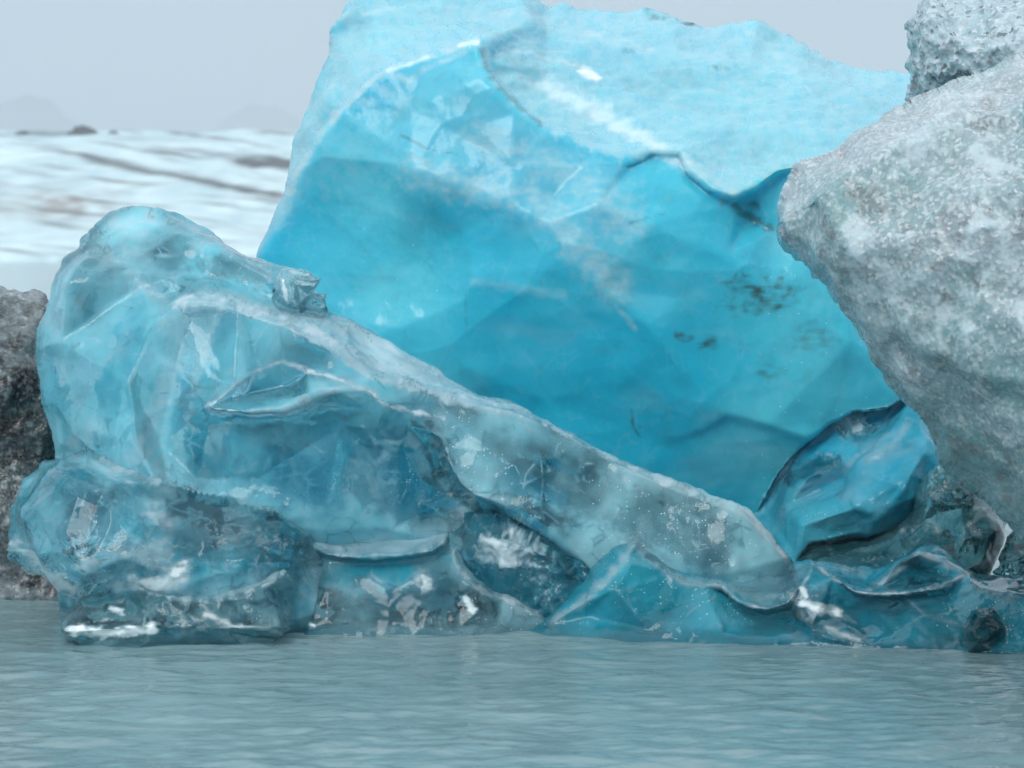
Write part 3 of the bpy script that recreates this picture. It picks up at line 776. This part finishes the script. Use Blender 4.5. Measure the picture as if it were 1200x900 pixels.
L_mk = masks(frost=0.35, fs=(0.22, 0.5, 0.3), milk=0.52, mamp=0.55, dirt=0.1,
    lines=[([(208, 358), (245, 352), (285, 358), (350, 378), (430, 422), (500, 450), (545, 468), (640, 488)], 10, .8), ([(300, 362), (390, 378), (450, 405), (540, 455)], 9, .7),
           ([(650, 500), (697, 523), (742, 548), (800, 571), (842, 587), (879, 605), (905, 629), (922, 654)], 6, .75), ([(240, 476), (275, 453), (305, 433), (330, 424), (400, 447), (435, 458), (450, 474), (480, 482), (520, 488)], 4.5, .85),
           ([(244, 481), (290, 485), (335, 482), (370, 466), (400, 455)], 4.5, .8), ([(225, 370), (205, 430), (175, 500), (160, 540)], 12, .5), ([(255, 366), (235, 420), (215, 500)], 7, .45),
           ([(130, 262), (180, 256), (230, 270), (275, 300)], 8, .45), ([(150, 320), (180, 345), (206, 360)], 6, .5), ([(425, 500), (440, 520), (470, 518), (500, 505)], 4, .45), ([(455, 530), (430, 555), (440, 580)], 8, .3),
           ([(522, 518), (530, 550), (552, 580), (600, 592)], 3, .5), ([(330, 312), (372, 322)], 4, .5), ([(110, 290), (180, 300), (230, 300)], 3, .4)],
    areas=[([(205, 361), (240, 350), (285, 355), (345, 367), (402, 370), (430, 388), (480, 415), (560, 460), (640, 488), (655, 500), (600, 490), (545, 480), (490, 461), (430, 442), (390, 414), (350, 393), (330, 379), (280, 365)], 4, .62)],
    crackle_refr=[([(420, 560), (480, 590), (540, 600)], 26, .6), ([(505, 525), (520, 560), (560, 598), (610, 612)], 12, .9), ([(335, 330), (350, 350)], 10, .6), ([(650, 560), (740, 600), (830, 640)], 30, .15), ([(300, 320), (330, 330)], 14, .5)],
    spots=[(250, 540, 14, 12, .3), (270, 530, 5, 8, .8)],
    cracks_shade=[([(508, 518), (517, 550), (530, 576), (555, 592), (600, 602), (625, 620)], 9, .85), ([(560, 604), (600, 610), (640, 632)], 10, .7), ([(352, 332), (330, 330), (300, 322)], 10, .35)],
    white=[([(340, 330), (345, 345)], 7, .7)],
    clear=[(300, 315, 70, 20, .5), (480, 540, 50, 50, .45), (350, 560, 110, 40, .2), (620, 610, 60, 20, .3), (780, 600, 60, 20, .2), (240, 540, 40, 40, .3)])
ridge = solid('iceberg', L_out, L_lines, step=2.0, rim=(3, 0.02), thick=1.1, backR=130, jag=1.4, smooth=2, seed=5, mat=M_ridge, mk=L_mk, bstep=6,
              disp=[rough(0.5, 0.02, 13, 3), scallop(0.45, 0.055, 31, (1.2, 1, 1.1), 0.3), scallop(0.14, 0.008, 33), rough(0.16, 0.003, 9, 3)])
tag(ridge, 'pale translucent ice ridge with a rounded head, in front of the tall blue iceberg', 'iceberg')

sh_mk = masks(frost=0.3, fs=(.1, .1, .1), milk=0.2, mamp=0.4, lines=[([(340, 318), (372, 324)], 3, .6)], white=[([(332, 330), (335, 350)], 4, .9)])
for so, sl, sdn in (
    ([(318, 352, 14.05), (322, 325, 14.05), (330, 314, 14.05), (352, 317, 14.05), (377, 326, 14.1), (371, 338, 14.1), (360, 345, 14.1), (352, 366, 14.1), (325, 366, 14.05)],
     [[(325, 335, 13.96), (345, 328, 13.94), (366, 330, 14.0)], [(330, 350, 13.98), (345, 350, 13.95)]], 61),
    ([(350, 366, 14.08), (358, 348, 14.08), (364, 340, 14.1), (372, 344, 14.1), (384, 343, 14.12), (383, 352, 14.12), (386, 366, 14.12), (370, 373, 14.1)],
     [[(365, 350, 14.0), (378, 352, 14.02)]], 62),
    ([(93, 292, 14.42), (96, 281, 14.42), (106, 273, 14.42), (110, 282, 14.42), (104, 296, 14.4)], [[(102, 283, 14.36)]], 63)):
    solid('ice_shard', so, sl, step=1.5, rim=(3, 0.02), thick=0.12, backR=12, jag=0.8, smooth=0, seed=sdn, mat=M_ridge, mk=sh_mk, bstep=3,
          parent=ridge, disp=[scallop(0.08, 0.012, sdn, (.5, 1, 1), .4), scallop(0.03, 0.003, sdn)])

# --- clear boulder at the lower left
F_out = [(7, 625, 13.7), (12, 600, 13.7), (30, 562, 13.75), (50, 541, 13.8), (75, 537, 13.85), (100, 526, 13.85), (112, 534, 13.85), (125, 540, 13.8), (150, 545, 13.85), (180, 556, 13.85), (210, 565, 13.85),
         (240, 578, 13.85), (290, 589, 13.85), (340, 606, 13.8), (372, 626, 13.8), (390, 650, 13.8), (395, 790, 13.6), (110, 790, 13.4), (106, 698, 13.3), (85, 699, 13.3), (60, 685, 13.4), (40, 673, 13.5), (15, 652, 13.6)]
F_lines = [
    [(60, 560, 13.45), (100, 545, 13.5), (115, 556, 13.42), (140, 566, 13.38), (165, 562, 13.42), (190, 566, 13.45)],
    [(118, 540, 13.7), (140, 555, 13.6), (160, 556, 13.6)],
    [(215, 575, 13.45), (260, 590, 13.42), (320, 606, 13.4), (350, 622, 13.4)],
    [(40, 600, 13.4), (45, 640, 13.3), (70, 670, 13.2)], [(90, 580, 13.25), (75, 620, 13.18), (100, 670, 13.1)],
    [(140, 600, 13.2), (160, 650, 13.1), (200, 690, 13.1)], [(240, 630, 13.22), (300, 660, 13.2), (340, 660, 13.3)],
]
F_mk = masks(frost=0.25, fs=(0.2, 0.3, 0.2), milk=0.42, mamp=0.6, mixs=.35, lines=[([(213, 566), (290, 588), (345, 606), (382, 634)], 3, .45), ([(120, 540), (150, 552), (180, 560), (218, 569)], 6, .7), ([(125, 552), (140, 565), (165, 562), (195, 566)], 3, .6), ([(60, 556), (100, 545), (112, 556)], 3, .35)],
             clear=[(270, 600, 90, 40, .5), (200, 640, 60, 50, .3)], crackle_refr=[([(200, 625), (250, 640), (350, 655)], 26, .4)],
             cracks_shade=[([(222, 585), (265, 600), (255, 625)], 18, .95), ([(270, 605), (330, 626), (372, 652)], 14, .8), ([(205, 635), (225, 645)], 9, .6), ([(150, 572), (205, 580)], 7, .4), ([(80, 545), (105, 560)], 6, .5)],  # dark right side painted in, standing for refraction
             white=[([(160, 684), (195, 682), (212, 668)], 18, .8), ([(130, 655), (185, 645)], 28, .35), ([(180, 600), (200, 612)], 14, .4), ([(18, 640), (60, 675), (90, 690)], 14, .65), ([(100, 660), (140, 685)], 20, .5)])
bould = solid('ice_block', F_out, F_lines, step=2.0, rim=(9, 0.08), thick=0.7, backR=80, jag=2.2, smooth=2, seed=8, mat=M_clear, mk=F_mk, bstep=2.5,
              disp=[scallop(0.30, 0.07, 41, (1, 1, 1), .35), scallop(0.10, 0.006, 43, (1, 1, 1), .4), back(scallop(0.10, 0.05, 44, (1, 1, 1), .5)), rough(0.12, 0.002, 9, 2)])
tag(bould, 'rounded clear ice block bulging out over the water at the lower left', 'ice block')

# --- glassy floe at the waterline, left
G_out = [(72, 738, 13.2), (78, 718, 13.2), (95, 701, 13.25), (118, 694, 13.3), (140, 691, 13.3), (160, 687, 13.35), (180, 685, 13.4), (215, 690, 13.4), (245, 690, 13.4), (275, 682, 13.4), (300, 673, 13.4),
         (322, 664, 13.4), (338, 667, 13.35), (343, 682, 13.3), (339, 700, 13.28), (346, 716, 13.25), (341, 734, 13.2), (326, 748, 13.15), (318, 782, 13.1), (104, 782, 13.0), (94, 760, 13.05), (80, 750, 13.1)]
G_lines = [
    [(165, 693, 13.12), (200, 700, 13.05), (240, 704, 13.02), (280, 700, 13.04), (315, 684, 13.1)],
    [(100, 705, 13.1), (130, 702, 13.1), (150, 695, 13.12)],
    [(90, 740, 12.98), (150, 735, 12.94), (200, 735, 12.95), (260, 738, 12.95), (330, 735, 13.0)], [(120, 715, 13.05), (140, 725, 13.0)],
]
G_mk = masks(crackle_refr=[([(190, 720), (260, 730), (335, 725)], 24, .6), ([(325, 690), (338, 720)], 14, .6)], frost=0.2, fs=(0.1, 0.2, 0.1), milk=0.08, mamp=0.3, areas=[([(165, 688), (215, 692), (275, 684), (322, 667), (338, 670), (315, 686), (280, 700), (240, 705), (190, 701)], 4, .6)], white=[([(85, 738), (120, 742), (180, 738)], 10, 1), ([(130, 712), (142, 716)], 6, .8), ([(240, 720), (280, 735), (330, 742)], 6, .7)],
             cracks_shade=[([(100, 705), (150, 700), (155, 720), (110, 722)], 6, .8), ([(190, 710), (215, 730)], 10, .7), ([(280, 705), (310, 730)], 8, .6)])
floe = solid('ice_floe', G_out, G_lines, step=1.7, rim=(6, 0.05), thick=0.35, backR=40, jag=2.0, smooth=1, seed=9, mat=M_glass, mk=G_mk, bstep=3,
             disp=[scallop(0.16, 0.035, 51, (1.4, 1, 1), .4), scallop(0.06, 0.006, 53, (1, 1, 1), .4), back(scallop(0.07, 0.03, 54, (1, 1, 1), .5))])
tag(floe, 'small glassy ice floe with flat grey top, below the bulging clear block', 'ice floe')

# --- middle block with a grey ledge
M_out = [(338, 725, 13.6), (348, 700, 13.75), (341, 675, 13.8), (352, 650, 13.85), (362, 628, 13.9), (374, 618, 13.95), (400, 622, 14.0), (430, 613, 14.0), (470, 614, 14.0), (500, 611, 14.0), (520, 611, 13.98), (527, 622, 13.9), (525, 640, 13.8),
         (536, 640, 13.7), (545, 662, 13.66), (560, 680, 13.62), (580, 691, 13.6), (610, 702, 13.6), (640, 716, 13.6), (648, 735, 13.55), (650, 790, 13.4), (346, 790, 13.3), (347, 748, 13.5)]
M_lines = [
    [(365, 640, 13.66), (385, 650, 13.56), (420, 653, 13.5), (470, 651, 13.48), (505, 646, 13.52), (521, 636, 13.6)],
    [(384, 656, 13.62), (420, 660, 13.6), (470, 658, 13.58), (510, 652, 13.62)],
    [(400, 632, 13.86), (450, 628, 13.86), (500, 625, 13.86)],
    [(531, 648, 13.56), (540, 672, 13.48), (560, 692, 13.44), (576, 702, 13.42), (582, 735, 13.4)],
    [(590, 700, 13.5), (620, 715, 13.46), (640, 730, 13.45)],
    [(360, 735, 13.38), (420, 725, 13.4), (480, 730, 13.38), (540, 735, 13.38)], [(380, 690, 13.5), (450, 690, 13.5), (500, 680, 13.46)],
]
M_mk = masks(mixs=.4, crackle_refr=[([(365, 715), (420, 720), (500, 715), (560, 715)], 26, .35), ([(362, 725), (375, 700)], 12, .6)], frost=0.25, fs=(0.2, 0.2, 0.2), milk=0.45, mamp=0.4, areas=[([(360, 626), (400, 626), (440, 615), (522, 613), (524, 636), (500, 647), (450, 652), (395, 652), (372, 642)], 3, .6)],
             lines=[([(531, 645), (540, 668), (558, 688), (576, 697)], 4, .7), ([(585, 695), (612, 706), (642, 722)], 9, .7)],
             white=[([(495, 675), (500, 690)], 11, .7), ([(545, 700), (555, 715)], 8, .8), ([(362, 730), (368, 733)], 4, 1)], cracks_shade=[([(360, 705), (380, 720)], 9, .6), ([(420, 680), (440, 690)], 7, .4)])
midb = solid('ice_block', M_out, M_lines, step=1.8, rim=(5, 0.04), thick=0.55, backR=60, jag=1.5, smooth=1, seed=13, mat=M_clear, mk=M_mk, bstep=4,
             disp=[scallop(0.22, 0.03, 61, (1, 1, 1), .4), scallop(0.08, 0.005, 63), back(scallop(0.09, 0.04, 64, (1, 1, 1), .5))])
tag(midb, 'clear ice block with a curved grey ledge on top, at the lower middle waterline', 'ice block')

# --- crushed crystalline rubble between ridge and shelf
N_out = [(528, 655, 13.9), (530, 615, 13.9), (560, 600, 13.9), (600, 600, 13.9), (640, 622, 13.85), (670, 640, 13.8), (700, 634, 13.8), (730, 640, 13.75), (735, 700, 13.7), (700, 760, 13.6), (560, 760, 13.6), (530, 700, 13.8)]
N_lines = [[(560, 630, 13.62), (600, 640, 13.5), (640, 650, 13.55)], [(600, 680, 13.52), (660, 690, 13.5)], [(664, 648, 13.6), (684, 650, 13.58), (690, 676, 13.55)], [(640, 720, 13.5), (580, 700, 13.6)]]
N_mk = masks(crackle_refr=[([(560, 610), (620, 615), (640, 700)], 20, .9)], frost=0.5, fs=(0.1, 0.2, 0.1), milk=0.1, mamp=0.6, cracks_shade=[([(676, 650), (680, 670)], 9, .9), ([(560, 608), (620, 612)], 8, .8)], white=[([(570, 640), (600, 655)], 14, .4)], areas=[([(555, 635), (600, 622), (640, 640), (625, 660), (590, 672), (565, 660)], 6, .8)])
rub = solid('ice_rubble', N_out, N_lines, step=1.8, rim=(6, 0.05), thick=0.4, backR=50, jag=3, smooth=1, seed=17, mat=M_teal, mk=N_mk, bstep=4,
            disp=[scallop(0.17, 0.07, 71, (1, 1, 1), .5), scallop(0.06, 0.022, 73), rough(0.04, 0.008, 9, 3)])
tag(rub, 'heap of crushed frosty ice between the middle ledge and the right shelf', 'ice rubble')

# --- low shelf along the waterline, right
S_out = [(590, 745, 13.5), (605, 733, 13.5), (625, 724, 13.5), (640, 722, 13.5), (660, 702, 13.52), (690, 665, 13.6), (712, 640, 13.65), (735, 630, 13.7), (748, 629, 13.7), (762, 641, 13.7), (785, 655, 13.72), (810, 663, 13.75),
         (850, 672, 13.8), (900, 662, 13.85), (950, 654, 13.9), (975, 660, 13.9), (1005, 668, 13.9), (1030, 664, 13.9), (1060, 648, 13.85), (1078, 637, 13.8), (1100, 638, 13.75), (1120, 655, 13.7), (1142, 671, 13.65),
         (1180, 674, 13.6), (1240, 670, 13.5), (1330, 690, 13.4), (1340, 800, 12.6), (590, 795, 13.2)]
S_lines = [
    [(645, 730, 13.4), (680, 708, 13.38), (712, 680, 13.38), (735, 650, 13.42), (745, 636, 13.5)],
    [(690, 722, 13.4), (720, 690, 13.3), (740, 660, 13.36)],
    [(752, 645, 13.5), (778, 668, 13.4), (800, 682, 13.36), (822, 686, 13.36), (845, 686, 13.34)],
    [(846, 688, 13.32), (862, 704, 13.2), (880, 711, 13.14), (900, 714, 13.12), (922, 708, 13.16), (940, 685, 13.35), (952, 662, 13.6)],
    [(850, 694, 13.42), (866, 711, 13.36), (900, 721, 13.3), (928, 715, 13.32)],
    [(870, 685, 13.55), (920, 678, 13.6)],
    [(952, 668, 13.5), (975, 676, 13.34), (1000, 692, 13.2), (1020, 697, 13.14), (1060, 695, 13.1), (1100, 690, 13.14), (1132, 674, 13.4)],
    [(1000, 699, 13.32), (1060, 702, 13.26), (1110, 697, 13.28)],
    [(960, 662, 13.75), (1010, 682, 13.6), (1050, 660, 13.5), (1076, 648, 13.48), (1110, 660, 13.42), (1130, 670, 13.4)],
    [(1030, 690, 13.35), (1080, 668, 13.56), (1110, 675, 13.4)],
    [(1060, 700, 13.15), (1085, 720, 13.04), (1130, 730, 12.98), (1190, 730, 12.9)], [(1150, 690, 13.2), (1230, 700, 13.0)],
    [(760, 738, 13.22), (850, 745, 13.1), (950, 750, 12.98), (1020, 757, 12.9), (1100, 760, 12.82), (1200, 765, 12.72)],
    [(930, 720, 13.16), (950, 735, 13.0), (985, 752, 12.92)],
]
S_mk = masks(crackle_refr=[([(930, 700), (965, 715), (1000, 745)], 20, .9), ([(1150, 680), (1200, 690)], 14, .6)], frost=0.12, fs=(0.3, 0.3, 0.2), milk=0.55, mamp=0.4, mixs=.6,
    lines=[([(645, 728), (680, 707), (712, 678), (735, 648), (745, 634)], 6, .55), ([(750, 642), (778, 665), (800, 680), (822, 684), (846, 686)], 6, .6), ([(846, 688), (862, 704), (880, 711), (900, 714), (922, 708), (940, 687), (952, 662)], 2.5, .8),
           ([(952, 660), (978, 676), (1000, 692), (1020, 697), (1060, 695), (1100, 690), (1132, 673)], 3.5, .85), ([(958, 660), (1010, 672)], 5, .6), ([(1020, 690), (1050, 670), (1076, 648), (1110, 662), (1135, 672)], 5, .75), ([(1062, 702), (1085, 720), (1130, 732)], 3, .5), ([(1150, 690), (1200, 700)], 4, .4)],
    areas=[([(850, 686), (880, 670), (950, 658), (938, 690), (918, 708), (885, 710)], 4, .4)], white=[([(928, 702), (955, 712), (980, 716)], 8, .9), ([(970, 735), (1005, 750)], 6, .6), ([(940, 690), (945, 700)], 5, .8)], cracks_shade=[([(1060, 655), (1090, 668), (1060, 678)], 11, .8), ([(990, 680), (1020, 686)], 7, .6), ([(760, 650), (790, 668)], 4, .6)],
    clear=[(960, 720, 40, 35, .5), (1080, 680, 50, 15, .4), (1010, 720, 50, 25, .3)])
shelf = solid('ice_shelf', S_out, S_lines, step=1.8, rim=(4, 0.03), thick=0.5, backR=50, jag=1.3, smooth=1, seed=19, mat=M_teal, mk=S_mk, bstep=5,
              disp=[scallop(0.3, 0.03, 81, (1.3, 1, 1), .4), scallop(0.08, 0.006, 83), rough(0.08, 0.004, 9, 4)])
tag(shelf, 'long low teal ice shelf with thin curved ledges along the waterline at the lower right', 'ice shelf')

# --- block wedged under the overhang
C_out = [(880, 600, 16.0), (895, 575, 16.0), (912, 540, 16.0), (935, 508, 16.0), (965, 486, 16.0), (990, 474, 16.0), (1005, 470, 16.0), (1040, 468, 15.98), (1062, 464, 15.95), (1090, 480, 15.9), (1112, 540, 15.6), (1106, 552, 15.5),
         (1085, 572, 15.45), (1076, 598, 15.4), (1060, 614, 15.4), (1030, 628, 15.4), (1000, 630, 15.4), (950, 640, 15.4), (935, 655, 15.4), (925, 800, 15.3), (880, 800, 15.6)]
C_lines = [
    [(900, 600, 15.93), (918, 560, 15.93), (945, 528, 15.9), (985, 500, 15.9), (1040, 488, 15.88)],
    [(925, 590, 15.7), (945, 560, 15.65), (965, 550, 15.62), (985, 540, 15.6)], [(962, 572, 15.72), (988, 562, 15.64), (1008, 540, 15.5), (1055, 505, 15.55)],
    [(1000, 505, 15.8), (1020, 512, 15.85), (1035, 505, 15.8)],
    [(940, 615, 15.4), (1000, 595, 15.28), (1060, 562, 15.25)], [(1030, 605, 15.28), (1062, 570, 15.22), (1085, 530, 15.4)],
]
C_mk = masks(cracks_shade=[([(905, 582), (925, 548), (946, 520), (975, 498), (1000, 485), (1040, 482), (1060, 472)], 4, .3)], crackle_refr=[([(990, 500), (1010, 505)], 13, .9), ([(940, 550), (975, 540)], 12, .7), ([(918, 565), (925, 555)], 7, .9)], frost=0.25, fs=(0.3, 0.3, 0.2), milk=0.78, mamp=0.35, lines=[([(935, 570), (975, 562), (1005, 535), (1040, 510)], 4, .4), ([(1015, 540), (1045, 520), (1060, 500)], 8, .4)], clear=[(1010, 500, 20, 12, .6), (960, 545, 22, 12, .5), (925, 560, 10, 12, .5)])  # outline stroke is a painted dark rim
wedge = solid('ice_block', C_out, C_lines, step=2.2, rim=(5, 0.05), thick=0.9, backR=60, jag=1.5, smooth=2, seed=23, edge=0.15, mat=M_wedge, mk=C_mk, bstep=6,
              disp=[scallop(0.35, 0.06, 91, (1, 1, 1), .4), scallop(0.1, 0.008, 93), rough(0.1, 0.005, 9, 4)])
tag(wedge, 'smooth sky blue ice block wedged under the overhang of the tall blue iceberg', 'ice block')

# --- dark glassy dome
E_out = [(915, 660, 15.9), (940, 625, 16.0), (965, 618, 16.0), (990, 615, 16.0), (1030, 610, 16.0), (1050, 598, 16.0), (1064, 585, 15.9), (1076, 565, 15.6), (1088, 553, 15.0), (1100, 547, 14.8), (1122, 549, 14.7), (1145, 566, 14.6),
         (1165, 584, 14.5), (1178, 610, 14.45), (1178, 640, 14.4), (1160, 668, 14.3), (1150, 800, 14.0), (915, 800, 14.8)]
E_lines = [[(930, 668, 15.2), (960, 655, 15.1), (1010, 648, 15.0), (1050, 635, 14.9), (1078, 612, 14.8)], [(960, 672, 14.6), (1020, 668, 14.5), (1070, 650, 14.4)], [(1090, 590, 14.5), (1125, 594, 14.3), (1155, 600, 14.3)], [(1085, 640, 14.2), (1130, 630, 14.05), (1165, 625, 14.15)], [(1100, 680, 14.0), (1150, 665, 14.05)]]
E_mk = masks(crackle_refr=[([(1080, 630), (1130, 650)], 22, .6), ([(960, 650), (1040, 655)], 10, .7)], frost=0.15, fs=(0.2, 0.2, 0.2), milk=0.5, mamp=0.5, mixs=.3, white=[([(1145, 665), (1165, 650), (1175, 630)], 7, .9), ([(1090, 610), (1100, 622)], 6, .5)],
             cracks_shade=[([(935, 662), (950, 645), (990, 636), (1030, 633), (1060, 620), (1078, 600)], 7, .7), ([(960, 648), (1000, 640), (1060, 635)], 8, .7), ([(1000, 655), (1040, 658)], 12, .6), ([(1135, 600), (1165, 620)], 10, .6), ([(1080, 610), (1060, 625)], 6, .7)])  # first stroke paints a dark edge along the top outline
dome = solid('ice_block', E_out, E_lines, step=2.0, rim=(12, 0.12), thick=0.6, backR=60, jag=1.6, smooth=2, seed=29, mat=M_dark, mk=E_mk, bstep=4,
             disp=[scallop(0.25, 0.04, 101, (1, 1, 1), .4), scallop(0.06, 0.006, 103), rough(0.06, 0.004, 9, 3)])
cap = solid('crackled_cap', [(1084, 580, 14.55), (1090, 560, 14.55), (1098, 546, 14.55), (1110, 552, 14.5), (1122, 547, 14.5), (1140, 560, 14.45), (1146, 575, 14.4), (1142, 592, 14.35), (1125, 598, 14.35), (1100, 594, 14.45)],
            [[(1098, 575, 14.35), (1120, 575, 14.25), (1135, 580, 14.22)]], step=1.5, rim=(6, 0.06), thick=0.12, backR=14, jag=2.5, smooth=1, seed=30, mat=M_dark,
            mk=masks(frost=0.1, fs=(.1, .1, .1), milk=0.0, mamp=0.3, cracks_shade=[([(1095, 570), (1140, 580)], 25, .5)], crackle_refr=[([(1095, 570), (1140, 580)], 30, 1)]), bstep=3, parent=dome, disp=[scallop(0.07, 0.03, 105, (1, 1, 1), .5), scallop(0.03, 0.008, 106)])
tag(dome, 'dark glassy domed ice block with a crackled top, behind the right shelf', 'ice block')

# --- small lumps far right and the dark chunk at the waterline
K_out = [(1124, 752, 12.95), (1130, 732, 12.95), (1141, 713, 12.98), (1157, 710, 13.0), (1174, 722, 13.0), (1184, 736, 12.98), (1174, 748, 12.95), (1180, 778, 12.85), (1122, 778, 12.85)]
K_lines = [[(1136, 738, 12.74), (1146, 722, 12.78), (1160, 720, 12.8), (1174, 736, 12.78)], [(1146, 752, 12.7), (1162, 744, 12.7)]]
chunk = solid('ice_chunk', K_out, K_lines, step=1.8, rim=(6, 0.05), thick=0.15, backR=20, jag=1.5, smooth=1, seed=37, mat=M_dark, mk=masks(frost=0.1, milk=0.5, mamp=0.3, cracks_shade=[([(1140, 725), (1165, 730)], 26, .95)]), bstep=2.5,
              disp=[scallop(0.07, 0.02, 121), scallop(0.03, 0.005, 123)])
tag(chunk, 'small dark glassy ice chunk at the waterline in front of the right shelf', 'ice chunk')
Z_out = [(1165, 690, 14.0), (1172, 655, 14.0), (1178, 625, 14.05), (1190, 612, 14.1), (1215, 618, 14.1), (1250, 640, 14.1), (1290, 680, 14), (1290, 800, 13.6), (1165, 800, 13.7)]
Z_lines = [[(1180, 660, 13.75), (1200, 650, 13.7), (1240, 670, 13.7)], [(1185, 640, 13.85), (1205, 630, 13.85)]]
lump = solid('ice_block', Z_out, Z_lines, step=2.4, rim=(10, 0.1), thick=0.5, backR=40, jag=2.2, smooth=1, seed=39, mat=M_dark, mk=masks(frost=0.3, fs=(.1, .1, .1), milk=0.05, mamp=0.5, crackle_refr=[([(1185, 640), (1190, 700)], 18, .8)]), bstep=4,
             disp=[scallop(0.14, 0.05, 131), scallop(0.05, 0.01, 133)])
tag(lump, 'knobbly dark clear ice block at the right edge between the shelf and the grainy iceberg', 'ice block')

# --- grainy white iceberg leaning in from the right
W_out = [(903, 262, 11.6), (908, 240, 11.6), (920, 220, 11.7), (940, 198, 11.7), (960, 184, 11.75), (985, 168, 11.8), (1010, 150, 11.8), (1030, 136, 11.85), (1060, 131, 11.9), (1080, 122, 11.9), (1110, 108, 11.9), (1150, 88, 12),
         (1200, 62, 12), (1300, 20, 12.1), (1420, 10, 12.1), (1500, 200, 11.8), (1500, 860, 11.2), (1290, 870, 10.9), (1270, 760, 11.0), (1235, 670, 11.3), (1200, 618, 11.4), (1172, 592, 11.4), (1150, 572, 11.4), (1110, 542, 11.4), (1086, 508, 11.4),
         (1055, 470, 11.4), (1030, 430, 11.45), (1005, 395, 11.5), (985, 362, 11.5), (965, 335, 11.5), (940, 314, 11.55), (922, 295, 11.6), (906, 278, 11.6)]
W_lines = [[(960, 230, 11.3), (1020, 190, 11.3), (1100, 150, 11.3), (1200, 110, 11.3)], [(1000, 300, 11.1), (1080, 280, 11.0), (1200, 260, 10.8)], [(1080, 400, 11.05), (1150, 440, 10.9), (1250, 450, 10.7)],
           [(1130, 520, 11.2), (1200, 560, 11.1), (1300, 600, 10.8)], [(1350, 400, 10.6), (1400, 700, 10.7)]]
def W_mk(UV, V, seed):
    a = fbm(V / 0.12, 4, 3, 0.65); b = fbm(V / 0.5, 4, 5)
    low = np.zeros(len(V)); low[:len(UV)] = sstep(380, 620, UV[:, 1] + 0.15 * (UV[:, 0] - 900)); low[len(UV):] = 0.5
    fr = 0.85 * sstep(0.0, 0.7, 0.7 * fbm(V / 0.09, 4, 8, 0.65) + 0.8 * fbm(V / 0.35, 3, 18)) * (1 - 0.75 * low)  # light on the top put into the frost, fading downward
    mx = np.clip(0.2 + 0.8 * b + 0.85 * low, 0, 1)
    dt = 0.7 * sstep(0.05, 0.75, 0.8 * a + 0.7 * fbm(V / np.array([.5, .5, .25]), 3, 9)) 
    return np.clip(np.stack([fr, mx, 0 * fr, dt], 1), 0, 1)
white = solid('iceberg', W_out, W_lines, step=2.2, rim=(30, 0.3), thick=1.2, backR=160, jag=1.6, smooth=6, seed=41, mat=M_grain, mk=W_mk, bstep=10,
              disp=[rough(0.5, 0.07, 143, 3), scallop(0.2, 0.010, 141), rough(0.07, 0.005, 144, 3), scallop(0.03, 0.003, 142)])
tag(white, 'grainy whitish grey iceberg overhanging from the right edge', 'iceberg')

# --- crystalline iceberg at the top right corner
T_out = [(1061, 68, 13.6), (1066, 45, 13.6), (1070, 30, 13.65), (1076, 12, 13.7), (1078, 0, 13.7), (1090, -40, 13.8), (1250, -90, 14), (1420, -60, 14), (1480, 300, 13.8), (1440, 800, 13.4), (1250, 800, 13.4), (1210, 620, 13.6), (1130, 420, 13.6),
         (1095, 260, 13.6), (1080, 160, 13.6), (1072, 126, 13.6), (1064, 112, 13.6), (1068, 95, 13.6)]
T_lines = [[(1090, 20, 13.3), (1140, 60, 13.1), (1200, 50, 13.0)], [(1090, 90, 13.3), (1150, 90, 13.15)], [(1300, 300, 12.9), (1250, 500, 13.1)]]
crys = solid('iceberg', T_out, T_lines, step=2.8, rim=(22, 0.25), thick=1.0, backR=120, jag=3.2, smooth=2, seed=43, mat=M_crys,
             mk=lambda UV, V, sd: np.clip(np.stack([0.4 * sstep(.1, .7, fbm(V / .1, 4, 2)), .5 + fbm(V / .4, 4, 3), 0 * V[:, 0], 0.9 * sstep(0.0, .6, fbm(V / np.array([.25, .25, .1]), 5, 4, .65) - 1.2 * (V[:, 2] - 2.75))], 1), 0, 1),
             disp=[rough(0.3, 0.04, 153, 3), scallop(0.10, 0.05, 151), scallop(0.04, 0.018, 152)])
tag(crys, 'rough crystalline blue grey iceberg at the top right corner behind the grainy one', 'iceberg')

# --- dirty grey block at the left edge
X_out = [(-220, 400, 15.3), (-150, 345, 15.5), (-40, 338, 15.6), (0, 337, 15.6), (30, 339, 15.6), (52, 345, 15.6), (70, 360, 15.6), (110, 400, 15.6), (130, 560, 15.5), (110, 800, 14.9), (-220, 800, 14.8)]
X_lines = [[(-100, 380, 15.1), (0, 365, 15.15), (50, 370, 15.2)], [(-100, 480, 14.85), (0, 460, 14.8), (60, 470, 14.9)], [(-60, 540, 14.95), (10, 530, 14.9), (50, 540, 14.9)], [(-50, 640, 14.8), (30, 640, 14.75), (80, 650, 14.8)],
           [(-100, 700, 14.7), (80, 702, 14.65)]]
dirty = solid('iceberg', X_out, X_lines, step=3, rim=(20, 0.2), thick=1.0, backR=100, jag=2, smooth=3, seed=47, mat=M_dirty,
              mk=lambda UV, V, sd: np.clip(np.stack([0.25 * sstep(.3, .8, fbm(V / .08, 4, 2)), .5 + 1.2 * fbm(V / .4, 4, 3) + sstep(1.6, 1.95, V[:, 2]), 0 * V[:, 0], sstep(-0.1, .55, fbm(V / np.array([.22, .22, .12]), 6, 4, .65)) * sstep(1.95, 1.7, V[:, 2])], 1), 0, 1),
              disp=[rough(0.35, 0.06, 163, 4), scallop(0.12, 0.02, 161), rough(0.04, 0.008, 164, 3)])
tag(dirty, 'dirty grey black iceberg at the left edge behind the pale ridge', 'iceberg')
